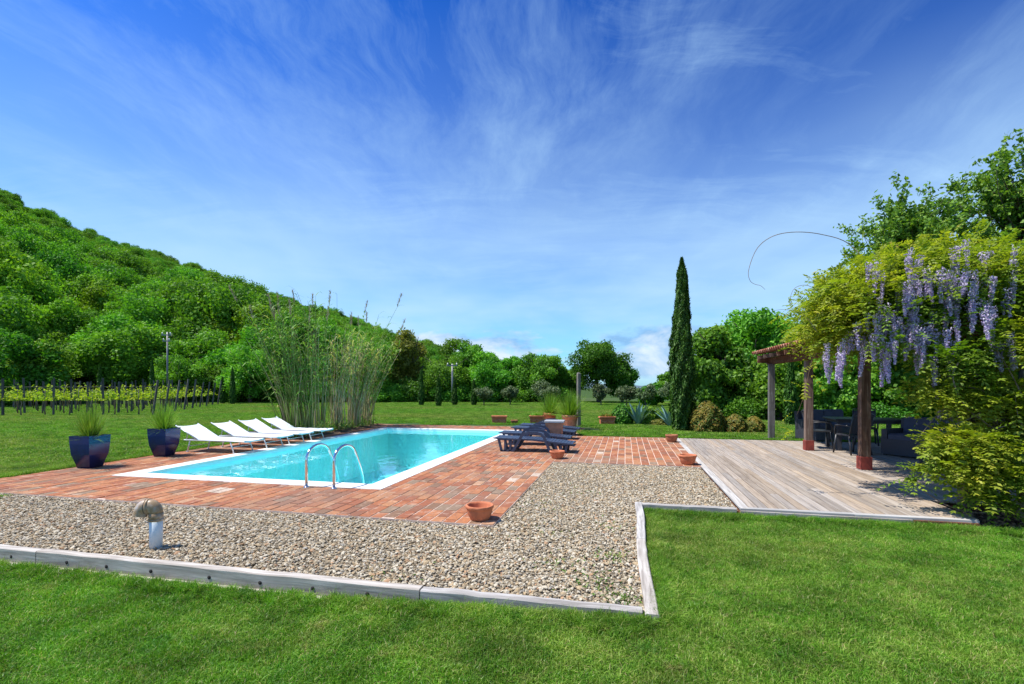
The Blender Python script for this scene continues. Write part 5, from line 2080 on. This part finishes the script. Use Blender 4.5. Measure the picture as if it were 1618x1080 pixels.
# ================================================================== VINEYARD
def vineyard():
    rng = np.random.default_rng(55)
    # shared pieces of a vine
    tg = Geo().tube([(0, 0, -.05), (.02, .01, .3), (-.02, 0, .62), (.01, 0, .80)], [.035, .028, .024, .03], 6)
    tg.tube([(0, 0, .76), (-.22, 0, .86), (-.45, .02, .84)], [.022, .016, .009], 5)
    tg.tube([(0, 0, .76), (.22, 0, .88), (.45, -.02, .85)], [.022, .016, .009], 5)
    trunk_m = tg.mesh("trunk", M_vine_bark)
    leaf_m = []
    for i in range(5):
        n = 130
        cx_ = rng.choice(np.linspace(-.42, .42, 4), n)
        P = np.stack([cx_ + rng.normal(0, .075, n), rng.normal(0, .09, n), .84 + np.abs(rng.normal(0, .18, n)) * (1 + .8 * np.sin(cx_ * 9 + i)) - .06], 1)
        Q = leaf_quads(P, rng.normal(size=(n, 3)) + [0, -.3, .4], .105, .10, rng)
        leaf_m.append(quads_mesh("leaves", Q, M_leaf_vine, rng.uniform(0, 1, n)))
    big = Geo().box((0, 0, .92), (.085, .085, 1.92), taper=(.9, .9)).mesh("vineyard_post", M_stake)
    thin = Geo().tube([(0, 0, -.05), (0, 0, 1.35)], .014, 6).mesh("vine_stake", M_stake)
    rows = 9
    order = ["front", "second", "third", "fourth", "fifth", "sixth", "seventh", "eighth", "last"]
    for r_ in range(rows):
        x1 = -18.6 - .30 * r_ * 1.05 - .9 * r_ * .35
        y1 = 25.4 + 1.75 * r_
        dirx, diry = -1.0, -.055                       # the rows run to the left, slightly nearer
        lenr = (y1 * 1.08 + x1) + 2.0
        npst = int(lenr / 2.45) + 1
        # row wires
        g = Geo()
        for z in (.82, 1.15, 1.45):
            g.tube([(x1, y1, z), (x1 + dirx * lenr, y1 + diry * lenr, z)], .0018, 4)
        tw = thing("trellis_wires", f"thin trellis wires of the {order[r_]} vineyard row", "wire", (0, 0, 0), 0, "vineyard wires")
        g.build("wire", M_stake, tw, kind='stuff')
        for k in range(npst):
            d = k * 2.45
            p = (x1 + dirx * d, y1 + diry * d, UP)
            if not visible(p[0], p[1], .8):
                continue
            lab = f"leaning end post of the {order[r_]} vineyard row" if k == 0 else f"dark upright post, {['', 'second', 'third', 'fourth', 'fifth', 'sixth', 'seventh', 'eighth', 'ninth', 'tenth', 'eleventh', 'twelfth', 'thirteenth', 'fourteenth'][min(13, k)]} from the leaning end post of the {order[r_]} vineyard row"
            o = link("vineyard_post", big, None, p, rng.uniform(0, 1), label=lab, category="post", group="vineyard posts")
            o.rotation_euler = (rng.normal(0, .015), (.13 if k == 0 else rng.normal(0, .02)), rng.uniform(0, 1))
            o.scale = (1, 1, rng.uniform(.92, 1.05))
        nv = int(lenr / 1.15)
        for k in range(nv):
            d = .75 + k * 1.15 + rng.uniform(-.1, .1)
            p = (x1 + dirx * d, y1 + diry * d + .02, UP)
            if not visible(p[0], p[1], .6):
                continue
            t = thing("grapevine", f"{['young', 'leafy', 'sparse'][k % 3]} grapevine in the {order[r_]} vineyard row, {['next to its right end', 'near its right end', 'right of its middle', 'around its middle', 'left of its middle', 'towards its left end'][min(5, k // 3)]}", "grapevine", p, rng.choice([0, math.pi]) + R(3), "grapevines")
            link("trunk", trunk_m, t)
            o = link("leaves", leaf_m[int(rng.integers(5))], t)
            s = rng.uniform(.75, 1.15)
            o.scale = (1.02, 1, s)
            o.location = (0, 0, .86 * (1 - s))
            if r_ < 3 and k % 2 == 0:
                o = link("stake", thin, t, (.03, -.03, 0))


vineyard()

# ================================================================== WISTERIA
def pinnate(rng, n_leaf, P, D, L0):
    """compound leaves: P base points, D directions; returns quads of all leaflets and their tone"""
    Q, RN = [], []
    pairs = 5
    n = len(P)
    down = np.array([0, 0, -1.0])
    for k in range(n):
        p, d = P[k], D[k]
        l = L0 * rng.uniform(.7, 1.2)
        side = unit(np.cross(d, [0, 0, 1.0]) + rng.normal(0, .2, 3))
        tone = rng.uniform(0, 1)
        for i in range(pairs):
            q = (i + 1.0) / pairs
            pp = p + d * l * q + down * (q * q) * l * .28
            nrm = unit(np.cross(d, side) * (1 if np.cross(d, side)[2] > 0 else -1) + rng.normal(0, .25, 3))
            for sg in ((-1, 1) if i < pairs - 1 else (-1, 1, 0)):
                if sg == 0:
                    u = unit(d + down * .4)
                else:
                    u = unit(side * sg + d * .55 + down * .35 + rng.normal(0, .12, 3))
                v = unit(np.cross(nrm, u))
                ll, w = .062 * l / .22 * (1 - .25 * abs(q - .5)), .026 * l / .22
                Q.append([pp, pp + u * ll * .45 + v * w / 2, pp + u * ll, pp + u * ll * .45 - v * w / 2])
                RN.append(np.clip(tone * .62 + rng.uniform(0, .33), 0, 1))
    return np.array(Q), np.array(RN)


def wisteria():
    rng = np.random.default_rng(66)
    base = np.array([6.35, 5.95, LOW])
    t = thing("wisteria", "old wisteria in bloom with hanging lilac racemes, climbing over the pergola's near end", "wisteria", base, 0)
    # masses of foliage: centre, radii, number of leaves
    blobs = [
        # the wide mound over the near end of the roof
        ((4.80, 7.35, 2.32), (.50, .55, .42), 330), ((4.85, 7.1, 2.72), (.62, .65, .40), 430), ((5.35, 7.3, 2.98), (.75, .8, .46), 560), ((5.9, 7.1, 3.12), (.8, .8, .42), 560),
        ((6.6, 7.0, 3.10), (.85, .9, .45), 560), ((7.4, 7.0, 3.05), (.9, .9, .50), 500), ((8.3, 7.4, 3.2), (.9, 1, .5), 320),
        ((5.2, 6.75, 2.35), (.55, .45, .38), 330), ((5.75, 6.55, 2.55), (.55, .4, .42), 380), ((6.35, 6.35, 2.75), (.6, .4, .42), 380), ((7.1, 6.3, 2.7), (.7, .45, .5), 380),
        ((5.75, 8.6, 2.75), (.7, .9, .35), 320), ((6.4, 9.0, 2.95), (1.3, 1.3, .35), 500), ((6.75, 10.2, 2.72), (.75, 1.1, .3), 260), ((8.2, 9.3, 3.15), (1.4, 1.6, .35), 400), ((7.3, 11.9, 2.62), (.6, 1.0, .26), 190),
        ((8.1, 6.4, 2.3), (.7, .5, .7), 260),
        # the curtain down to the ground at the near corner
        ((5.55, 6.2, 1.85), (.42, .32, .28), 190), ((6.1, 6.05, 2.05), (.5, .32, .32), 230), ((6.75, 5.95, 2.1), (.5, .32, .4), 200), ((7.3, 6.0, 1.6), (.4, .4, .6), 170),
        ((5.50, 6.25, 1.45), (.34, .28, .20), 140), ((6.0, 6.1, 1.40), (.40, .3, .26), 190), ((6.75, 5.85, 1.35), (.42, .28, .34), 230), ((6.35, 6.1, 1.1), (.4, .3, .4), 170), ((7.2, 6.1, .8), (.4, .3, .5), 140),
        ((5.50, 6.1, .88), (.26, .25, .10), 60), ((5.55, 5.95, .86), (.42, .3, .16), 190), ((5.50, 5.95, .62), (.40, .26, .12), 160), ((5.85, 5.8, .52), (.42, .28, .16), 200),
        ((6.45, 5.75, .70), (.38, .26, .26), 170), ((6.7, 5.7, .35), (.3, .2, .15), 70), ((5.12, 6.1, .52), (.16, .12, .05), 24), ((5.05, 6.2, .36), (.10, .08, .03), 10), ((5.6, 5.75, .25), (.25, .15, .08), 50),
    ]
    PP, DD = [], []
    for c, r_, n in blobs:
        n = int(n * (1.55 if c[2] < 1.6 and c[0] > 5.3 else 1.0))
        c, r_ = np.array(c), np.array(r_)
        d = unit(rng.normal(size=(n, 3)) + [-.15, -.35, .35])
        q = rng.uniform(.45, 1.02, n)[:, None]
        PP.append(c + d * r_ * q)
        DD.append(unit(d * [1, 1, .35] + rng.normal(0, .55, (n, 3)) + [0, -.15, -.05]))
    m = 330
    xs = rng.uniform(4.45, 7.1, m)
    PP.append(np.stack([xs, 6.45 - .42 * (xs - 4.45) / 1.6 + rng.normal(0, .10, m), np.clip(rng.normal(2.75, .42, m), 2.1, 3.45)], 1))
    DD.append(unit(rng.normal(0, .6, (m, 3)) + [-.1, -.8, .1]))
    PP, DD = np.concatenate(PP), np.concatenate(DD)
    Q, RN = pinnate(rng, len(PP), PP, DD, .235)
    Q = Q - base
    link("leaves", quads_mesh("leaves", Q, M_leaf_wist, RN), t, kind='stuff')
    # inner leaves that thicken the mound, its inner shade put into darker tones
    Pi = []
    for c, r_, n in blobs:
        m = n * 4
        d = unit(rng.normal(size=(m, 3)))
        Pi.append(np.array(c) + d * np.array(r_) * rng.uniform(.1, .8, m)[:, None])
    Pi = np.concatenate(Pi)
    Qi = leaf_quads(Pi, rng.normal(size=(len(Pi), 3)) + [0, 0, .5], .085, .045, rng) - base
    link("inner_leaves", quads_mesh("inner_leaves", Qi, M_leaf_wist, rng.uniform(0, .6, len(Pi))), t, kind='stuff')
    # stems
    def stem(pts, r0, r1, name="stem", parent=t, seg=8):
        pts = [Vector(p) for p in pts]
        fine = []
        n = len(pts)
        for i in range(n - 1):                          # Catmull-Rom
            p0, p1, p2, p3 = pts[max(0, i - 1)], pts[i], pts[i + 1], pts[min(n - 1, i + 2)]
            for k in range(5):
                u = k / 5
                fine.append(.5 * ((2 * p1) + (p2 - p0) * u + (2 * p0 - 5 * p1 + 4 * p2 - p3) * u * u + (3 * p1 - p0 - 3 * p2 + p3) * u ** 3))
        fine.append(pts[-1])
        m = len(fine)
        g = Geo().tube([f - Vector(base) for f in fine], [r0 + (r1 - r0) * (i / (m - 1)) for i in range(m)], seg)
        return g.build(name, M_vine_bark, parent)
    stem([(6.25, 5.95, -.2), (6.2, 6.0, .4), (6.05, 6.15, 1.0), (5.95, 6.3, 1.6), (5.95, 6.45, 2.3), (5.9, 6.6, 2.7)], .055, .03, "trunk")
    stem([(6.45, 5.85, -.2), (6.42, 5.85, .5), (6.25, 6.1, 1.1), (6.05, 6.25, 1.7), (6.2, 6.4, 2.4)], .045, .022, "trunk")
    stem([(6.6, 5.95, -.2), (6.75, 5.9, .5), (6.6, 6.0, 1.2), (6.75, 6.2, 1.9), (6.9, 6.4, 2.5)], .042, .02, "trunk")
    stem([(6.35, 6.1, -.2), (6.1, 6.2, .5), (6.25, 6.3, 1.2), (5.8, 6.4, 2.0), (5.3, 6.6, 2.45)], .035, .014, "trunk")
    for pts, a, b in (
        ([(6.1, 6.1, .9), (5.8, 5.95, 1.25), (5.55, 5.95, 1.15), (5.2, 6.1, .95)], .014, .004),
        ([(6.2, 6.0, .55), (5.9, 5.8, .55), (5.5, 5.85, .45), (5.1, 5.95, .62)], .014, .004),
        ([(6.2, 5.9, .3), (5.8, 5.75, .15), (5.5, 5.85, .25), (5.2, 6.0, .48), (4.98, 6.15, .50)], .013, .003),
        ([(6.0, 5.85, .15), (5.6, 5.8, .05), (5.35, 5.95, .07), (5.15, 6.1, .22), (5.02, 6.2, .36)], .009, .003),
        ([(6.0, 6.3, 1.6), (6.35, 6.0, 1.9), (6.6, 5.8, 1.7), (6.45, 5.7, 1.3), (6.1, 5.75, 1.0)], .015, .005),
        ([(5.95, 6.3, 1.5), (5.6, 6.0, 1.9), (5.35, 5.95, 1.7), (5.5, 5.95, 1.3), (5.85, 5.9, 1.0)], .013, .004),
        ([(6.5, 5.95, .9), (6.1, 5.8, 1.3), (5.9, 5.8, 1.7), (5.7, 5.85, 2.1)], .012, .004),
        ([(6.6, 6.0, 1.0), (6.3, 5.75, .95), (5.95, 5.75, .80), (5.75, 5.7, .6)], .010, .003),
        ([(6.75, 6.1, 1.7), (6.5, 5.75, 2.0), (6.3, 5.7, 2.35), (6.25, 5.75, 2.7)], .012, .004),
        ([(5.9, 6.3, 1.3), (5.7, 6.1, 1.1), (5.65, 5.95, .8), (5.7, 5.9, .5)], .008, .003),
        ([(6.0, 6.3, 1.2), (6.2, 5.9, 1.15), (6.35, 5.8, .9), (6.3, 5.8, .5)], .009, .003),
        ([(5.9, 6.3, 1.45), (5.5, 6.1, 1.35), (5.3, 6.15, 1.15), (5.15, 6.2, .9)], .008, .003),
        ([(6.1, 6.0, 1.1), (5.85, 5.95, 1.35), (5.7, 5.95, 1.5), (5.4, 6.0, 1.55)], .007, .003),
        ([(6.2, 6.0, 1.0), (6.0, 5.85, 1.1), (5.75, 5.85, 1.05), (5.55, 5.85, 1.2)], .007, .003),
        ([(6.4, 5.9, .6), (6.2, 5.8, .85), (6.0, 5.8, 1.15), (5.95, 5.8, 1.45)], .007, .003),
    ):
        stem(pts, a, b, "branch", seg=6)
    # the long bare shoot that arches out against the sky
    stem([(5.4, 7.3, 3.25), (5.15, 7.5, 3.72), (4.75, 7.5, 3.86), (4.35, 7.5, 3.90), (4.0, 7.5, 3.84), (3.75, 7.5, 3.65), (3.62, 7.5, 3.32), (3.64, 7.5, 3.16), (3.72, 7.5, 3.10), (3.80, 7.5, 3.08), (3.87, 7.5, 3.02)], .0065, .0022, "long_shoot", seg=6)
    stem([(4.6, 7.2, 2.85), (4.35, 7.2, 3.02), (4.15, 7.2, 2.98), (4.08, 7.2, 2.80), (4.12, 7.2, 2.72)], .004, .002, "long_shoot", seg=5)
    stem([(4.3, 6.9, 2.3), (4.1, 6.9, 2.55), (3.85, 6.9, 2.62), (3.65, 6.9, 2.60)], .004, .002, "long_shoot", seg=5)
    stem([(4.35, 7.1, 1.95), (4.28, 7.1, 1.65), (4.22, 7.1, 1.38), (4.12, 7.1, 1.12)], .005, .002, "long_shoot", seg=5)
    P2 = np.array([[4.34 - .09 * k * .5, 7.08, 1.85 - .11 * k] for k in range(7)] + [[4.08, 7.1, .88 + .02 * k] for k in range(3)])
    Q2, R2 = pinnate(rng, len(P2), P2, unit(rng.normal(0, .5, (len(P2), 3)) + [-.4, -.3, -.2]), .2)
    link("hanging_spray", quads_mesh("hanging_spray", Q2 - base, M_leaf_wist, np.clip(R2 * .5 + .35, 0, 1)), t, kind='stuff')
    # a few upright tips over the mound
    PT, DT = [], []
    for _ in range(60):
        x = rng.uniform(4.5, 8.3)
        z0 = 2.95 + .42 * min(1, (x - 4.5) / 1.2)
        p0 = np.array([x, rng.uniform(6.5, 7.8), z0])
        d = unit(rng.normal(0, .35, 3) + [-.1, -.05, 1])
        for k in range(4):
            PT.append(p0 + d * .085 * k); DT.append(unit(rng.normal(0, .6, 3) + [0, -.1, .35]))
    Q3, R3 = pinnate(rng, len(PT), np.array(PT), np.array(DT), .19)
    link("top_sprays", quads_mesh("top_sprays", Q3 - base, M_leaf_wist, np.clip(R3 * .6 + .4, 0, 1)), t, kind='stuff')

    # racemes: hanging cones of small pea-flowers
    def raceme(seed, ln, r_, n):
        g = np.random.default_rng(seed)
        q = g.uniform(0, 1, n) ** .8
        a = g.uniform(0, 2 * math.pi, n)
        rad = r_ * (1 - .72 * q) * g.uniform(.35, 1.0, n)
        P = np.stack([rad * np.cos(a), rad * np.sin(a), -q * ln], 1)
        Nn = unit(np.stack([np.cos(a), np.sin(a), np.full(n, -.2)], 1) + g.normal(0, .6, (n, 3)))
        Qq = leaf_quads(P, Nn, .026 * g.uniform(.7, 1.1, n), .021 * g.uniform(.7, 1.1, n), g)
        tone = np.clip(g.uniform(0, .75, n) + .30 * (g.uniform(0, 1, n) < .22), 0, 1)
        st = Geo().tube([(0, 0, .06), (0, 0, -ln * .95)], [.003, .0012], 4, cap=False)
        Vs = np.array([[st.v[i] for i in f] for f in st.f])
        return quads_mesh("raceme", np.concatenate([Qq, Vs]), [M_petal, M_leaf_wist], np.concatenate([tone, np.full(len(Vs), .3)]), np.concatenate([np.zeros(n), np.ones(len(Vs))]))
    rm = [raceme(400 + i, [.34, .42, .28, .48, .38, .24][i], [.055, .06, .055, .062, .058, .05][i], [210, 270, 180, 310, 250, 150][i]) for i in range(6)]
    spots = []

    def cluster(x, y, z, n, sx, sy, sz):
        for _ in range(int(round(n * .86))):
            spots.append((x + rng.normal(0, sx), y + rng.normal(0, sy), z + rng.normal(0, sz)))
    # (x, y, z) of the hanging points, cluster by cluster from the left
    cluster(4.42, 6.75, 2.02, 6, .07, .10, .08)
    cluster(4.58, 6.60, 2.20, 10, .09, .10, .14)
    cluster(4.72, 6.45, 2.42, 14, .09, .10, .16)
    cluster(4.88, 6.35, 2.10, 14, .10, .08, .14)
    cluster(4.98, 6.30, 2.55, 16, .11, .10, .16)
    cluster(5.15, 6.22, 2.22, 14, .09, .08, .14)
    cluster(5.18, 6.35, 2.92, 14, .14, .12, .12)
    cluster(5.38, 6.20, 2.55, 16, .10, .08, .18)
    cluster(5.38, 6.10, 1.98, 8, .08, .06, .10)
    cluster(5.60, 6.15, 2.90, 13, .15, .10, .12)
    cluster(5.72, 6.00, 2.52, 16, .12, .08, .10)
    cluster(5.95, 6.00, 2.78, 9, .15, .10, .12)
    cluster(5.88, 5.90, 2.18, 7, .07, .05, .06)
    cluster(6.50, 5.78, 2.45, 16, .12, .06, .10)
    cluster(6.68, 5.75, 2.12, 7, .08, .05, .08)
    cluster(5.1, 6.55, 3.18, 10, .22, .12, .08)
    cluster(5.65, 6.35, 3.28, 12, .28, .12, .08)
    cluster(6.4, 6.1, 3.15, 8, .25, .12, .10)
    spots += [(5.5, 6.3, 1.25), (5.35, 6.2, 1.72), (5.8, 6.1, 1.95), (6.15, 6.1, 1.35)]
    for k, (x, y, z) in enumerate(spots):
        o = link("raceme", rm[int(rng.integers(6))], t, (x - base[0], y - base[1], z - base[2]), rng.uniform(0, 6.28))
        o.rotation_euler = (rng.normal(0, .07), rng.normal(0, .07), rng.uniform(0, 6.28))
        s = rng.uniform(.75, 1.15)
        o.scale = (s * .95, s * .95, s)
    # litter under it
    m = 900
    P = np.stack([rng.uniform(5.3, 7.4, m), rng.uniform(5.5, 6.4, m), np.full(m, LOW + .07)], 1)
    Q = leaf_quads(P, rng.normal(0, .4, (m, 3)) + [0, 0, 1], .07, .035, rng)
    link("leaf_litter", quads_mesh("leaf_litter", Q, M_litter, rng.uniform(0, 1, m)), kind='stuff', label='dry leaf litter under the wisteria')


wisteria()
